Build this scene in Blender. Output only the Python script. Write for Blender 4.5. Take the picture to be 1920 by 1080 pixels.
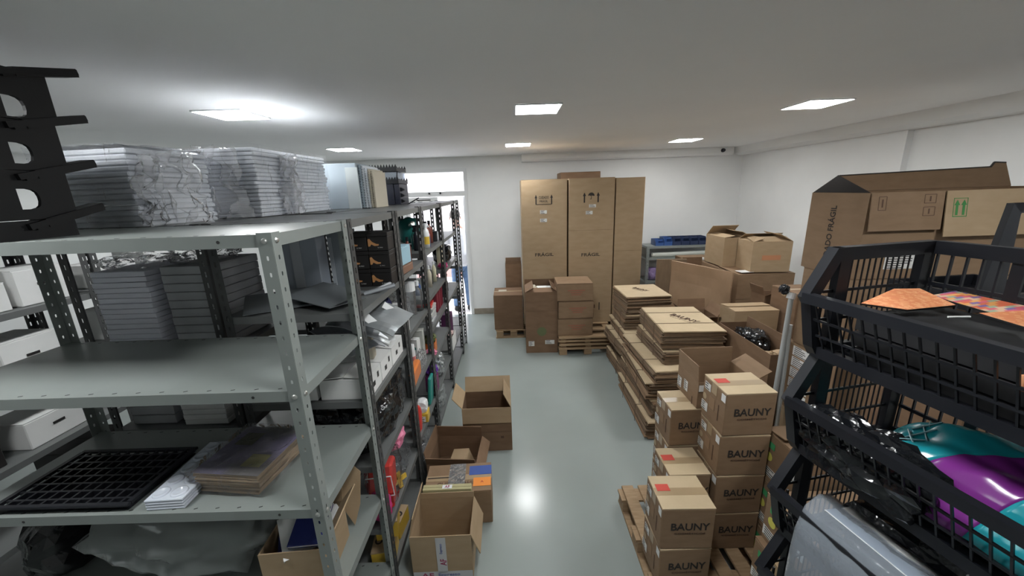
import bpy, bmesh, math, random
from mathutils import Vector, Matrix, noise

for o in list(bpy.data.objects):
    bpy.data.objects.remove(o)
SC = bpy.context.scene
COL = SC.collection
R = math.radians
PI = math.pi

# ------------------------------------------------------------------ camera
CAMZ = 2.10
PITCH, ROLL, YAW, FPX = 0.25196, -0.033465, -0.006377, 709.74
cp, sp, cy_, sy_ = math.cos(PITCH), math.sin(PITCH), math.cos(YAW), math.sin(YAW)
fw = Vector((sy_ * cp, cy_ * cp, -sp))
r0 = Vector((cy_, -sy_, 0))
u0 = r0.cross(fw)
rv = r0 * math.cos(ROLL) + u0 * math.sin(ROLL)
uv = -r0 * math.sin(ROLL) + u0 * math.cos(ROLL)
cd = bpy.data.cameras.new('camera')
cd.sensor_width = 36
cd.sensor_fit = 'HORIZONTAL'
cd.lens = FPX / 1920 * 36
cd.clip_start = 0.02
cam = bpy.data.objects.new('camera', cd)
cam.matrix_world = Matrix(((rv.x, uv.x, -fw.x, 0), (rv.y, uv.y, -fw.y, 0), (rv.z, uv.z, -fw.z, CAMZ), (0, 0, 0, 1)))
COL.objects.link(cam)
SC.camera = cam

# ------------------------------------------------------------------ world / exposure
w = bpy.data.worlds.new('daylight')
SC.world = w
w.use_nodes = True
bgn = w.node_tree.nodes['Background']
bgn.inputs[0].default_value = (0.93, 0.96, 1.0, 1)
bgn.inputs[1].default_value = 1.1
SC.view_settings.view_transform = 'Standard'
SC.view_settings.look = 'None'
SC.view_settings.gamma = 1
SC.view_settings.use_curve_mapping = False
SC.view_settings.exposure = 2.35
LAMP_STRENGTH = 13.0


# ------------------------------------------------------------------ materials
MATS = {}


def mat(name, col, rough=0.6, metal=0.0, col2=None, nscale=6.0, stretch=(1, 1, 1), bump=0.0, bscale=60.0, spec=None,
        emit=None, coat=0.0, lo=0.35, hi=0.65):
    if name in MATS:
        return MATS[name]
    m = bpy.data.materials.new(name)
    m.use_nodes = True
    nt = m.node_tree
    b = nt.nodes['Principled BSDF']
    b.inputs['Base Color'].default_value = (*col, 1)
    b.inputs['Roughness'].default_value = rough
    b.inputs['Metallic'].default_value = metal
    if spec is not None:
        b.inputs['Specular IOR Level'].default_value = spec
    if coat:
        b.inputs['Coat Weight'].default_value = coat
        b.inputs['Coat Roughness'].default_value = 0.12
    tc = nt.nodes.new('ShaderNodeTexCoord')
    mp = nt.nodes.new('ShaderNodeMapping')
    mp.inputs['Scale'].default_value = stretch
    nt.links.new(tc.outputs['Object'], mp.inputs[0])
    if col2:
        n = nt.nodes.new('ShaderNodeTexNoise')
        n.inputs['Scale'].default_value = nscale
        n.inputs['Detail'].default_value = 5
        nt.links.new(mp.outputs[0], n.inputs['Vector'])
        cr = nt.nodes.new('ShaderNodeValToRGB')
        cr.color_ramp.elements[0].position = lo
        cr.color_ramp.elements[1].position = hi
        cr.color_ramp.elements[0].color = (*col, 1)
        cr.color_ramp.elements[1].color = (*col2, 1)
        nt.links.new(n.outputs['Fac'], cr.inputs[0])
        nt.links.new(cr.outputs[0], b.inputs['Base Color'])
    if bump:
        n2 = nt.nodes.new('ShaderNodeTexNoise')
        n2.inputs['Scale'].default_value = bscale
        n2.inputs['Detail'].default_value = 3
        nt.links.new(mp.outputs[0], n2.inputs['Vector'])
        bp = nt.nodes.new('ShaderNodeBump')
        bp.inputs['Strength'].default_value = bump
        bp.inputs['Distance'].default_value = 0.01
        nt.links.new(n2.outputs['Fac'], bp.inputs['Height'])
        nt.links.new(bp.outputs[0], b.inputs['Normal'])
    if emit:
        b.inputs['Emission Color'].default_value = (*emit[0], 1)
        b.inputs['Emission Strength'].default_value = emit[1]
    MATS[name] = m
    return m


def film(name, tint=(1, 1, 1), haze=0.12, gloss=0.35, scale=14.0, hazecol=(0.85, 0.87, 0.9), crease=0.02, rough=0.16):
    """thin clear plastic film: see-through, glossy, a little milky, finely creased"""
    if name in MATS:
        return MATS[name]
    m = bpy.data.materials.new(name)
    m.use_nodes = True
    nt = m.node_tree
    for n in list(nt.nodes):
        nt.nodes.remove(n)
    out = nt.nodes.new('ShaderNodeOutputMaterial')
    tr = nt.nodes.new('ShaderNodeBsdfTransparent')
    tr.inputs[0].default_value = (*tint, 1)
    gl = nt.nodes.new('ShaderNodeBsdfGlossy')
    gl.inputs['Roughness'].default_value = rough
    df = nt.nodes.new('ShaderNodeBsdfDiffuse')
    df.inputs[0].default_value = (*hazecol, 1)
    tc = nt.nodes.new('ShaderNodeTexCoord')
    ns = nt.nodes.new('ShaderNodeTexNoise')
    ns.inputs['Scale'].default_value = scale
    ns.inputs['Detail'].default_value = 3
    ns.inputs['Distortion'].default_value = 1.2
    nt.links.new(tc.outputs['Object'], ns.inputs['Vector'])
    bp = nt.nodes.new('ShaderNodeBump')
    bp.inputs['Strength'].default_value = 0.8
    bp.inputs['Distance'].default_value = crease
    nt.links.new(ns.outputs['Fac'], bp.inputs['Height'])
    nt.links.new(bp.outputs[0], gl.inputs['Normal'])
    lw = nt.nodes.new('ShaderNodeLayerWeight')
    lw.inputs['Blend'].default_value = gloss
    nt.links.new(bp.outputs[0], lw.inputs['Normal'])
    m1 = nt.nodes.new('ShaderNodeMixShader')
    m1.inputs[0].default_value = haze
    nt.links.new(tr.outputs[0], m1.inputs[1])
    nt.links.new(df.outputs[0], m1.inputs[2])
    m2 = nt.nodes.new('ShaderNodeMixShader')
    nt.links.new(lw.outputs['Fresnel'], m2.inputs[0])
    nt.links.new(m1.outputs[0], m2.inputs[1])
    nt.links.new(gl.outputs[0], m2.inputs[2])
    nt.links.new(m2.outputs[0], out.inputs[0])
    MATS[name] = m
    return m


WALL = mat('wall_paint', (0.83, 0.84, 0.84), 0.55, col2=(0.87, 0.88, 0.88), nscale=2.0, bump=0.03, bscale=120)
CEIL = mat('ceiling_paint', (0.87, 0.87, 0.87), 0.8, col2=(0.90, 0.90, 0.895), nscale=1.2, bump=0.03, bscale=150)
FLOOR = mat('epoxy_floor', (0.295, 0.332, 0.320), 0.2, col2=(0.327, 0.364, 0.352), nscale=1.6, bump=0.015, bscale=9, lo=0.3, hi=0.7)
BASEB = mat('baseboard_stone', (0.28, 0.24, 0.19), 0.5, col2=(0.34, 0.30, 0.25), nscale=12)
ALU = mat('white_aluminium', (0.78, 0.79, 0.80), 0.35)
KRAFT = mat('kraft_board', (0.227, 0.143, 0.081), 0.78, col2=(0.258, 0.167, 0.099), nscale=9, stretch=(1, 1, 3), bump=0.05, bscale=90)
KRAFT2 = mat('kraft_board_pale', (0.368, 0.261, 0.154), 0.78, col2=(0.403, 0.291, 0.180), nscale=7, stretch=(1, 1, 3), bump=0.05, bscale=80)
KRAFT3 = mat('kraft_board_reddish', (0.183, 0.109, 0.062), 0.8, col2=(0.213, 0.130, 0.077), nscale=7, stretch=(1, 1, 3), bump=0.06, bscale=80)
KRAFT4 = mat('kraft_board_grey', (0.183, 0.125, 0.078), 0.8, col2=(0.213, 0.147, 0.092), nscale=8, stretch=(3, 1, 1), bump=0.05, bscale=90)
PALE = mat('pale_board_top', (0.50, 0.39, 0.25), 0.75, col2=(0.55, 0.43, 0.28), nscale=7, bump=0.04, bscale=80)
EDGE = mat('corrugated_edge', (0.40, 0.28, 0.175), 0.85, col2=(0.50, 0.36, 0.23), nscale=40, bump=0.15, bscale=200)
PAPERK = mat('wrapping_kraft', (0.314, 0.203, 0.120), 0.62, col2=(0.363, 0.235, 0.142), nscale=5, bump=0.12, bscale=22)
WOOD = mat('pallet_wood', (0.315, 0.208, 0.117), 0.75, col2=(0.405, 0.280, 0.166), nscale=9, stretch=(1, 8, 8), bump=0.1, bscale=30)
STEEL = mat('grey_enamel_steel', (0.227, 0.251, 0.241), 0.38, col2=(0.257, 0.282, 0.271), nscale=3, spec=0.45)
STEELD = mat('dark_enamel_steel', (0.051, 0.053, 0.054), 0.45, col2=(0.066, 0.068, 0.069), nscale=5)
STEELM = mat('mid_enamel_steel', (0.126, 0.132, 0.132), 0.42, col2=(0.150, 0.156, 0.156), nscale=5)
ZINC = mat('zinc_bolt', (0.62, 0.62, 0.60), 0.3, metal=0.9)
HOLE = mat('hole_dark', (0.03, 0.03, 0.03), 0.8)
BLKP = mat('black_plastic', (0.009, 0.010, 0.014), 0.40, col2=(0.014, 0.015, 0.019), nscale=8, spec=0.35)
BLKT = mat('black_crate_plastic', (0.008, 0.008, 0.009), 0.55, spec=0.25)
NAVYP = mat('navy_plastic', (0.02, 0.035, 0.09), 0.45)
BLUEP = mat('blue_plastic', (0.04, 0.10, 0.30), 0.4)
STYRO = mat('expanded_polystyrene', (0.72, 0.75, 0.80), 0.85, col2=(0.78, 0.81, 0.85), nscale=30, bump=0.1, bscale=250)
BOARDB = mat('blue_grey_board', (0.42, 0.49, 0.55), 0.7, col2=(0.46, 0.53, 0.59), nscale=5)
WHITEC = mat('white_card', (0.74, 0.75, 0.74), 0.7, col2=(0.79, 0.79, 0.78), nscale=6)
WHITEG = mat('white_gloss', (0.80, 0.81, 0.82), 0.3)
GREYC = mat('grey_card', (0.38, 0.39, 0.41), 0.7, col2=(0.44, 0.45, 0.47), nscale=6)
CREAM = mat('cream_card', (0.62, 0.59, 0.42), 0.6)
BEIGE = mat('beige_card', (0.55, 0.50, 0.40), 0.7)
INK = mat('black_ink', (0.025, 0.02, 0.018), 0.8)
INKB = mat('brown_ink', (0.10, 0.055, 0.035), 0.8)
INKR = mat('red_ink', (0.55, 0.07, 0.05), 0.7)
INKRED2 = mat('faded_red_ink', (0.33, 0.12, 0.075), 0.8)
INKG = mat('green_ink', (0.05, 0.22, 0.06), 0.8)
INKBL = mat('blue_ink', (0.05, 0.10, 0.35), 0.7)
LABEL = mat('paper_label', (0.74, 0.74, 0.71), 0.7, col2=(0.66, 0.66, 0.64), nscale=60)
ORANGE = mat('orange_label', (0.85, 0.28, 0.04), 0.6)
YELLOW = mat('yellow_dot', (0.62, 0.58, 0.12), 0.6)
GREENL = mat('green_label', (0.06, 0.34, 0.13), 0.6)
TAPE = mat('packing_tape', (0.36, 0.26, 0.155), 0.3, col2=(0.40, 0.29, 0.175), nscale=6)
SHINE = film('shiny_tape', (0.95, 0.93, 0.9), 0.14, 0.3, 16, crease=0.03)
FILM = film('clear_film', (0.99, 0.99, 1.0), 0.06, 0.20, 11, crease=0.03, rough=0.06)
FILMC = film('crumpled_film', (0.985, 0.99, 0.995), 0.09, 0.2, 18, crease=0.03, rough=0.07)
FILMK = film('dark_goods_film', (0.96, 0.965, 0.975), 0.02, 0.12, 9, crease=0.04, rough=0.1)
FILMT = film('gathered_film', (0.99, 0.99, 1.0), 0.26, 0.07, 10, crease=0.02, rough=0.08, hazecol=(0.9, 0.91, 0.93))
FILMB = film('milky_film', (0.74, 0.78, 0.84), 0.26, 0.14, 7, hazecol=(0.55, 0.60, 0.66))
FILMM = film('milky_bag_film', (0.80, 0.83, 0.83), 0.5, 0.14, 5, hazecol=(0.42, 0.45, 0.45))
GLASS = film('pane_glass', (0.97, 0.98, 1.0), 0.03, 0.08, 0.3)
BLKFILM = mat('black_film', (0.008, 0.009, 0.011), 0.14, bump=0.9, bscale=16)
SILVER = mat('silver_mailer', (0.46, 0.49, 0.51), 0.3, metal=0.8, bump=0.15, bscale=9)
SILVERD = mat('dull_silver_mailer', (0.36, 0.38, 0.41), 0.35, metal=0.4, bump=0.15, bscale=9)
SHEETG = mat('smoke_grey_sheet', (0.16, 0.175, 0.185), 0.18)
SKIN = mat('skin', (0.50, 0.27, 0.20), 0.55)
SHIRT = mat('white_cotton', (0.78, 0.79, 0.82), 0.85, bump=0.1, bscale=30)
JEANS = mat('blue_denim', (0.10, 0.17, 0.30), 0.85, col2=(0.14, 0.22, 0.36), nscale=20)
HAIR = mat('dark_hair', (0.03, 0.02, 0.015), 0.6)


def glossy_tint(name, c, rough=0.3):
    return mat(name, c, rough)


TEAL = glossy_tint('teal_plastic', (0.02, 0.16, 0.15))
REDP = glossy_tint('red_plastic', (0.66, 0.05, 0.04), 0.25)
PINKP = glossy_tint('pink_plastic', (0.62, 0.05, 0.22), 0.3)
LPINK = glossy_tint('light_pink', (0.80, 0.25, 0.40), 0.4)
PURP = glossy_tint('purple_ribbon', (0.20, 0.06, 0.50), 0.35)
YELP = glossy_tint('yellow_plastic', (0.68, 0.45, 0.06), 0.35)
ORP = glossy_tint('orange_plastic', (0.70, 0.20, 0.04), 0.35)
BROWNB = glossy_tint('brown_bottle', (0.20, 0.06, 0.045), 0.2)
DKRED = glossy_tint('dark_red_card', (0.18, 0.015, 0.03), 0.5)
NAVYC = glossy_tint('navy_card', (0.02, 0.03, 0.16), 0.5)
LBLUE = glossy_tint('light_blue_card', (0.32, 0.50, 0.60), 0.55)
BRNC = glossy_tint('brown_card', (0.22, 0.12, 0.08), 0.6)
BLKC = mat('black_card', (0.016, 0.014, 0.014), 0.5)
GOLD = glossy_tint('gold_print', (0.62, 0.30, 0.12), 0.4)
DKB = glossy_tint('dark_bottle', (0.02, 0.022, 0.03), 0.2)
CLEARB = film('clear_bottle', (0.88, 0.9, 0.9), 0.10, 0.4, 3)
GREENF = glossy_tint('dull_green_leaf', (0.10, 0.12, 0.04), 0.6)
LAMPM = mat('lamp_diffuser', (0.9, 0.9, 0.9), 0.5, emit=((0.98, 1.0, 0.995), LAMP_STRENGTH))


# ------------------------------------------------------------------ mesh helpers
def link(o, parent=None):
    COL.objects.link(o)
    if parent is not None:
        o.parent = parent
    return o


class MB:
    def __init__(s):
        s.bm = bmesh.new()

    def box(s, c, sz, rot=None, bev=0.0):
        M = Matrix.Translation(c)
        if rot is not None:
            if isinstance(rot, (int, float)):
                rot = Matrix.Rotation(rot, 4, 'Z')
            M = M @ rot
        M = M @ Matrix.Diagonal((sz[0], sz[1], sz[2], 1))
        r = bmesh.ops.create_cube(s.bm, size=1, matrix=M)
        if bev:
            es = set()
            for v in r['verts']:
                es.update(v.link_edges)
            bmesh.ops.bevel(s.bm, geom=list(es), offset=bev, segments=1, affect='EDGES')
        return s

    def bx(s, x0, x1, y0, y1, z0, z1, bev=0.0):
        return s.box(((x0 + x1) / 2, (y0 + y1) / 2, (z0 + z1) / 2), (abs(x1 - x0), abs(y1 - y0), abs(z1 - z0)), None, bev)

    def tube(s, p0, p1, r, seg=8, r2=None):
        p0, p1 = Vector(p0), Vector(p1)
        d = p1 - p0
        q = Vector((0, 0, 1)).rotation_difference(d.normalized()).to_matrix().to_4x4()
        bmesh.ops.create_cone(s.bm, cap_ends=True, segments=seg, radius1=r, radius2=r if r2 is None else r2, depth=d.length,
                              matrix=Matrix.Translation((p0 + p1) / 2) @ q)
        return s

    def bar(s, p0, p1, wx, wy):
        """square bar between two points"""
        p0, p1 = Vector(p0), Vector(p1)
        d = p1 - p0
        q = Vector((0, 0, 1)).rotation_difference(d.normalized()).to_matrix().to_4x4()
        bmesh.ops.create_cube(s.bm, size=1, matrix=Matrix.Translation((p0 + p1) / 2) @ q @ Matrix.Diagonal((wx, wy, d.length, 1)))
        return s

    def lathe(s, prof, seg=14, c=(0, 0, 0)):
        rings = []
        for r, z in prof:
            if r <= 1e-6:
                rings.append([s.bm.verts.new((c[0], c[1], c[2] + z))])
            else:
                rings.append([s.bm.verts.new((c[0] + r * math.cos(2 * PI * k / seg), c[1] + r * math.sin(2 * PI * k / seg), c[2] + z)) for k in range(seg)])
        for a, b in zip(rings, rings[1:]):
            for k in range(seg):
                k2 = (k + 1) % seg
                if len(a) == 1 and len(b) == 1:
                    continue
                if len(a) == 1:
                    s.bm.faces.new((a[0], b[k2], b[k]))
                elif len(b) == 1:
                    s.bm.faces.new((a[k], a[k2], b[0]))
                else:
                    s.bm.faces.new((a[k], a[k2], b[k2], b[k]))
        return s

    def prism(s, pts, z0, z1, M=None):
        """polygon in local xy extruded along local z"""
        M = M or Matrix.Identity(4)
        lo = [s.bm.verts.new(M @ Vector((x, y, z0))) for x, y in pts]
        hi = [s.bm.verts.new(M @ Vector((x, y, z1))) for x, y in pts]
        n = len(pts)
        s.bm.faces.new(lo[::-1])
        s.bm.faces.new(hi)
        for k in range(n):
            s.bm.faces.new((lo[k], lo[(k + 1) % n], hi[(k + 1) % n], hi[k]))
        return s

    def grid(s, fn, nu, nv, thick=0.0):
        vs = [[s.bm.verts.new(fn(i / nu, j / nv)) for j in range(nv + 1)] for i in range(nu + 1)]
        for i in range(nu):
            for j in range(nv):
                s.bm.faces.new((vs[i][j], vs[i + 1][j], vs[i + 1][j + 1], vs[i][j + 1]))
        return s

    def mesh(s, name):
        bmesh.ops.recalc_face_normals(s.bm, faces=s.bm.faces)
        me = bpy.data.meshes.new(name)
        s.bm.to_mesh(me)
        s.bm.free()
        return me

    def build(s, name, m, parent=None, loc=None, rot=None, smooth=False, solid=0.0):
        me = s.mesh(name)
        me.materials.append(m)
        if smooth:
            for p in me.polygons:
                p.use_smooth = True
        o = bpy.data.objects.new(name, me)
        link(o, parent)
        if loc:
            o.location = loc
        if rot:
            o.rotation_euler = rot
        if solid:
            md = o.modifiers.new('solid', 'SOLIDIFY')
            md.thickness = solid
            md.offset = 0
        return o


def inst(name, me, parent=None, loc=(0, 0, 0), rot=(0, 0, 0), scale=None):
    o = bpy.data.objects.new(name, me)
    link(o, parent)
    o.location = loc
    o.rotation_euler = rot
    if scale:
        o.scale = scale
    return o


def tag(o, label=None, cat=None, group=None, kind=None):
    if label:
        o['label'] = label
    if cat:
        o['category'] = cat
    if group:
        o['group'] = group
    if kind:
        o['kind'] = kind
    return o


def thing(name, label, cat, loc=(0, 0, 0), rz=0.0, group=None):
    o = bpy.data.objects.new(name, None)
    o.empty_display_size = 0.05
    link(o)
    o.location = loc
    o.rotation_euler = (0, 0, rz)
    return tag(o, label, cat, group)


TXT = {}


def text_mesh(s, m, bold=0.0):
    k = (s, m.name, bold)
    if k in TXT:
        return TXT[k]
    cu = bpy.data.curves.new('lettering', 'FONT')
    cu.body = s
    cu.size = 1
    cu.offset = bold
    cu.extrude = 0.004
    cu.resolution_u = 3
    cu.align_x = 'CENTER'
    cu.align_y = 'CENTER'
    to = bpy.data.objects.new('lettering', cu)
    COL.objects.link(to)
    dg = bpy.context.evaluated_depsgraph_get()
    dg.update()
    me = bpy.data.meshes.new_from_object(to.evaluated_get(dg))
    bpy.data.objects.remove(to)
    xs = [v.co.x for v in me.vertices]
    ys = [v.co.y for v in me.vertices]
    cx, cyy = (min(xs) + max(xs)) / 2, (min(ys) + max(ys)) / 2
    W, H = max(xs) - min(xs), max(ys) - min(ys)
    for v in me.vertices:
        v.co.x = (v.co.x - cx) / W
        v.co.y = (v.co.y - cyy) / H
    me.materials.clear()
    me.materials.append(m)
    TXT[k] = me
    return me


def face_matrix(face, size, u, v, off=0.0012):
    w_, d_, h_ = size
    if face == 'F':
        o, r, up, n = Vector((-w_ / 2, -d_ / 2, 0)), Vector((1, 0, 0)), Vector((0, 0, 1)), Vector((0, -1, 0)); a, b = w_, h_
    elif face == 'B':
        o, r, up, n = Vector((w_ / 2, d_ / 2, 0)), Vector((-1, 0, 0)), Vector((0, 0, 1)), Vector((0, 1, 0)); a, b = w_, h_
    elif face == 'L':
        o, r, up, n = Vector((-w_ / 2, d_ / 2, 0)), Vector((0, -1, 0)), Vector((0, 0, 1)), Vector((-1, 0, 0)); a, b = d_, h_
    elif face == 'R':
        o, r, up, n = Vector((w_ / 2, -d_ / 2, 0)), Vector((0, 1, 0)), Vector((0, 0, 1)), Vector((1, 0, 0)); a, b = d_, h_
    else:
        o, r, up, n = Vector((-w_ / 2, -d_ / 2, h_)), Vector((1, 0, 0)), Vector((0, 1, 0)), Vector((0, 0, 1)); a, b = w_, d_
    p = o + r * (u * a) + up * (v * b) + n * off
    return Matrix(((r.x, up.x, n.x, p.x), (r.y, up.y, n.y, p.y), (r.z, up.z, n.z, p.z), (0, 0, 0, 1)))


def lettering(parent, s, M, W, H, m=None, bold=0.015, rot=0.0, name='lettering'):
    o = bpy.data.objects.new(name, text_mesh(s, m or INK, bold))
    link(o, parent)
    o.matrix_local = M @ Matrix.Rotation(rot, 4, 'Z') @ Matrix.Diagonal((W, H, 0.1, 1))
    return o


def sticker(parent, M, W, H, m=None, bars=True, name='paper_label'):
    b = MB().box((0, 0, 0.0004), (W, H, 0.0008))
    o = b.build(name, m or LABEL, parent)
    o.matrix_local = M
    if bars and min(W, H) > 0.02:
        q = MB()
        rnd = random.Random(int(W * 9999) + int(H * 777))
        rows = max(2, int(H / 0.012))
        for k in range(rows):
            yy = -H / 2 + H * (k + 0.5) / rows
            ln = W * rnd.uniform(0.35, 0.8)
            q.box((-W * 0.42 + ln / 2, yy, 0.0011), (ln, H / rows * 0.38, 0.0006))
        q.build('printed_lines', INK, o)['kind'] = 'stuff'
    return o


def arrow_up(parent, M, W, H, m, name='arrow_mark'):
    b = MB()
    b.prism([(-W * .22, -H / 2), (W * .22, -H / 2), (W * .22, H * .15), (W / 2, H * .15), (0, H / 2), (-W / 2, H * .15), (-W * .22, H * .15)], 0, 0.0006)
    o = b.build(name, m, parent)
    o.matrix_local = M
    return o


def umbrella(parent, M, W, m):
    b = MB()
    pts = [(W / 2 * math.cos(a), W / 2 * math.sin(a)) for a in [PI * k / 10 for k in range(11)]]
    b.prism(pts + [(-W * .3, W * .08), (-W * .1, 0), (W * .1, W * .05), (W * .3, .0)], 0, 0.0006)
    b.prism([(-W * .04, -W * .5), (W * .04, -W * .5), (W * .04, 0), (-W * .04, 0)], 0, 0.0006)
    b.prism([(-W * .2, -W * .5), (W * .04, -W * .5), (W * .04, -W * .42), (-W * .2, -W * .42)], 0, 0.0006)
    o = b.build('umbrella_mark', m, parent)
    o.matrix_local = M
    return o


def apply_marks(root, size, marks):
    for mk in marks:
        k = mk[0]
        M = face_matrix(mk[1], size, mk[2], mk[3], mk[7] if len(mk) > 7 else 0.0015)
        if k == 't':       # ('t', face, u, v, W, H, (string, mat, rot))
            st = mk[6]
            lettering(root, st[0], M, mk[4], mk[5], st[1], 0.015, st[2] if len(st) > 2 else 0.0)
        elif k == 's':     # sticker
            sticker(root, M, mk[4], mk[5], mk[6] if len(mk) > 6 and mk[6] else None, bars=(mk[6] is None) if len(mk) > 6 else True)
        elif k == 'a':
            arrow_up(root, M, mk[4], mk[5], mk[6])
        elif k == 'u':
            umbrella(root, M, mk[4], mk[6])
        elif k == 'd':     # round dot
            b = MB().lathe([(0, 0.0), (mk[4], 0.0), (mk[4], 0.0008), (0, 0.0008)], 16)
            o = b.build('round_label', mk[6], root)
            o.matrix_local = M
        elif k == 'r':     # frame rectangle outline
            W, H = mk[4], mk[5]
            b = MB()
            t = 0.004
            b.box((0, H / 2, 0), (W, t, .0006)); b.box((0, -H / 2, 0), (W, t, .0006))
            b.box((W / 2, 0, 0), (t, H, .0006)); b.box((-W / 2, 0, 0), (t, H, .0006))
            o = b.build('printed_frame', mk[6], root)
            o.matrix_local = M


def carton(name, label, loc, size, rz=0.0, m=None, top='closed', flaps=None, tape=True, group=None, marks=(), cat='box', seam='x', flap_m=None, lift=None):
    """cardboard carton on its base centre. top closed: body + two flaps + tape; open: shell + hinged flaps.
    flaps: dict face-> angle from vertical in degrees (positive outward)"""
    m = m or KRAFT
    w_, d_, h_ = size
    root = thing(name, label, cat, loc, rz, group)
    t = 0.005
    if top == 'closed':
        MB().bx(-w_ / 2, w_ / 2, -d_ / 2, d_ / 2, 0, h_ - t, 0.004).build('body', m, root)
        g = 0.0015
        for s_ in (-1, 1):
            a = (lift or {}).get(s_, 0.0)
            b = MB()
            if seam == 'x':
                b.bx(-w_ / 2 + .001, w_ / 2 - .001, 0, s_ * -(d_ / 2 - g), 0, t)
                b.build('flap', flap_m or m, root, (0, s_ * d_ / 2, h_ - t + .0002), (R(a) * -s_, 0, 0))
            else:
                b.bx(0, s_ * -(w_ / 2 - g), -d_ / 2 + .001, d_ / 2 - .001, 0, t)
                b.build('flap', flap_m or m, root, (s_ * w_ / 2, 0, h_ - t + .0002), (0, R(a) * s_, 0))
        if tape and not lift:
            b = MB()
            if seam == 'x':
                b.bx(-w_ / 2 - .001, w_ / 2 + .001, -.024, .024, h_ + .0003, h_ + .0009)
                b.bx(-w_ / 2 - .0015, -w_ / 2 - .0006, -.024, .024, h_ - .06, h_ + .0005)
                b.bx(w_ / 2 + .0006, w_ / 2 + .0015, -.024, .024, h_ - .06, h_ + .0005)
            else:
                b.bx(-.024, .024, -d_ / 2 - .001, d_ / 2 + .001, h_ + .0003, h_ + .0009)
                b.bx(-.024, .024, -d_ / 2 - .0015, -d_ / 2 - .0006, h_ - .06, h_ + .0005)
            b.build('tape', TAPE, root)
    else:
        b = MB()
        b.bx(-w_ / 2, w_ / 2, -d_ / 2, -d_ / 2 + t, 0, h_)
        b.bx(-w_ / 2, w_ / 2, d_ / 2 - t, d_ / 2, 0, h_)
        b.bx(-w_ / 2, -w_ / 2 + t, -d_ / 2 + t, d_ / 2 - t, 0, h_)
        b.bx(w_ / 2 - t, w_ / 2, -d_ / 2 + t, d_ / 2 - t, 0, h_)
        b.bx(-w_ / 2 + t, w_ / 2 - t, -d_ / 2 + t, d_ / 2 - t, 0, t)
        b.build('body', m, root)
        fl = min(w_, d_) / 2
        for f, spec in (flaps or {}).items():
            a, ln = (spec if isinstance(spec, tuple) else (spec, fl))
            b = MB()
            if f in 'FB':
                b.bx(-w_ / 2 + .002, w_ / 2 - .002, -t / 2, t / 2, 0, ln)
                s_ = -1 if f == 'F' else 1
                b.build('flap', flap_m or m, root, (0, s_ * (d_ / 2 - t / 2), h_ + .001), (R(a) * -s_, 0, 0))
            else:
                b.bx(-t / 2, t / 2, -d_ / 2 + .002, d_ / 2 - .002, 0, ln)
                s_ = -1 if f == 'L' else 1
                b.build('flap', flap_m or m, root, (s_ * (w_ / 2 - t / 2), 0, h_ + .001), (0, R(a) * s_, 0))
    apply_marks(root, size, marks)
    return root


def blob(bm_mb, c, size, seed, rough=0.25, sub=3, scale=3.0, boxy=0.0, flat=True):
    """crumpled soft volume"""
    r = bmesh.ops.create_icosphere(bm_mb.bm, subdivisions=sub, radius=1.0)
    off = Vector((seed * 7.13, seed * 3.7, seed * 1.9))
    for v in r['verts']:
        p = v.co.copy()
        if boxy:
            mx = max(abs(p.x), abs(p.y), abs(p.z))
            p = p.lerp(p / mx, boxy)
        n = noise.noise(p * scale + off) * rough + noise.noise(p * scale * 2.7 + off) * rough * 0.5
        p *= 1 + n
        v.co = Vector((c[0] + p.x * size[0] / 2, c[1] + p.y * size[1] / 2, c[2] + p.z * size[2] / 2))
        if flat:
            v.co.z = max(v.co.z, c[2] - size[2] / 2 * 0.92)
    return bm_mb


def soft(name, label, cat, c, size, m, seed, rough=.25, sub=3, scale=3.0, boxy=0.0, parent=None, smooth=False, group=None, rz=0.0):
    """c = base centre"""
    b = MB()
    blob(b, (0, 0, size[2] / 2 * .92), size, seed, rough, sub, scale, boxy)
    o = b.build(name, m, parent, c, (0, 0, rz), smooth=smooth)
    if parent is None:
        tag(o, label, cat, group)
    return o


# ------------------------------------------------------------------ room shell
CZ = 2.65
YB = 6.40
XR, XL, YF = 3.80, -5.2, -2.2


def structure(o):
    o['kind'] = 'structure'
    return o


structure(MB().bx(XL, XR, YF, YB, -0.1, 0).build('floor', FLOOR))
structure(MB().bx(XL, XR, YF, YB + .15, CZ, CZ + .1).build('ceiling', CEIL))
DX0, DX1, DZ = -1.80, -0.72, 2.47
structure(MB().bx(XL, DX0, YB, YB + .15, 0, CZ).bx(DX1, XR + .15, YB, YB + .15, 0, CZ).bx(DX0, DX1, YB, YB + .15, DZ, CZ).build('wall_back', WALL))
structure(MB().bx(XR, XR + .15, YF, YB, 0, CZ).bx(XR - .06, XR, 3.80, YB, 0, 2.53).build('wall_right', WALL))
structure(MB().bx(XL - .15, XL, YF, YB, 0, CZ).build('wall_left', WALL))
structure(MB().bx(XL - .15, XR + .15, YF - .15, YF, 0, CZ).build('wall_front', WALL))
b = MB()
Mx = Matrix(((0, 0, 1, 0), (1, 0, 0, 0), (0, 1, 0, 0), (0, 0, 0, 1)))   # local x->Y, y->Z, z->X
b.prism([(YB, 2.53), (YB - .13, 2.535), (YB - .15, 2.56), (YB - .15, 2.65), (YB, 2.65)], .18, 3.50, Mx)
structure(b.build('trim_1', WALL))
b = MB()
My = Matrix(((1, 0, 0, 0), (0, 0, 1, 0), (0, 1, 0, 0), (0, 0, 0, 1)))   # local x->X, y->Z, z->Y
b.prism([(XR, 2.53), (3.66, 2.53), (3.58, 2.56), (3.52, 2.65), (XR, 2.65)], YF, YB, My)
structure(b.build('trim_2', WALL))
b = MB().bx(DX1, XR - .06, YB - .015, YB, 0, .10).bx(XL, DX0, YB - .015, YB, 0, .10)
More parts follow.
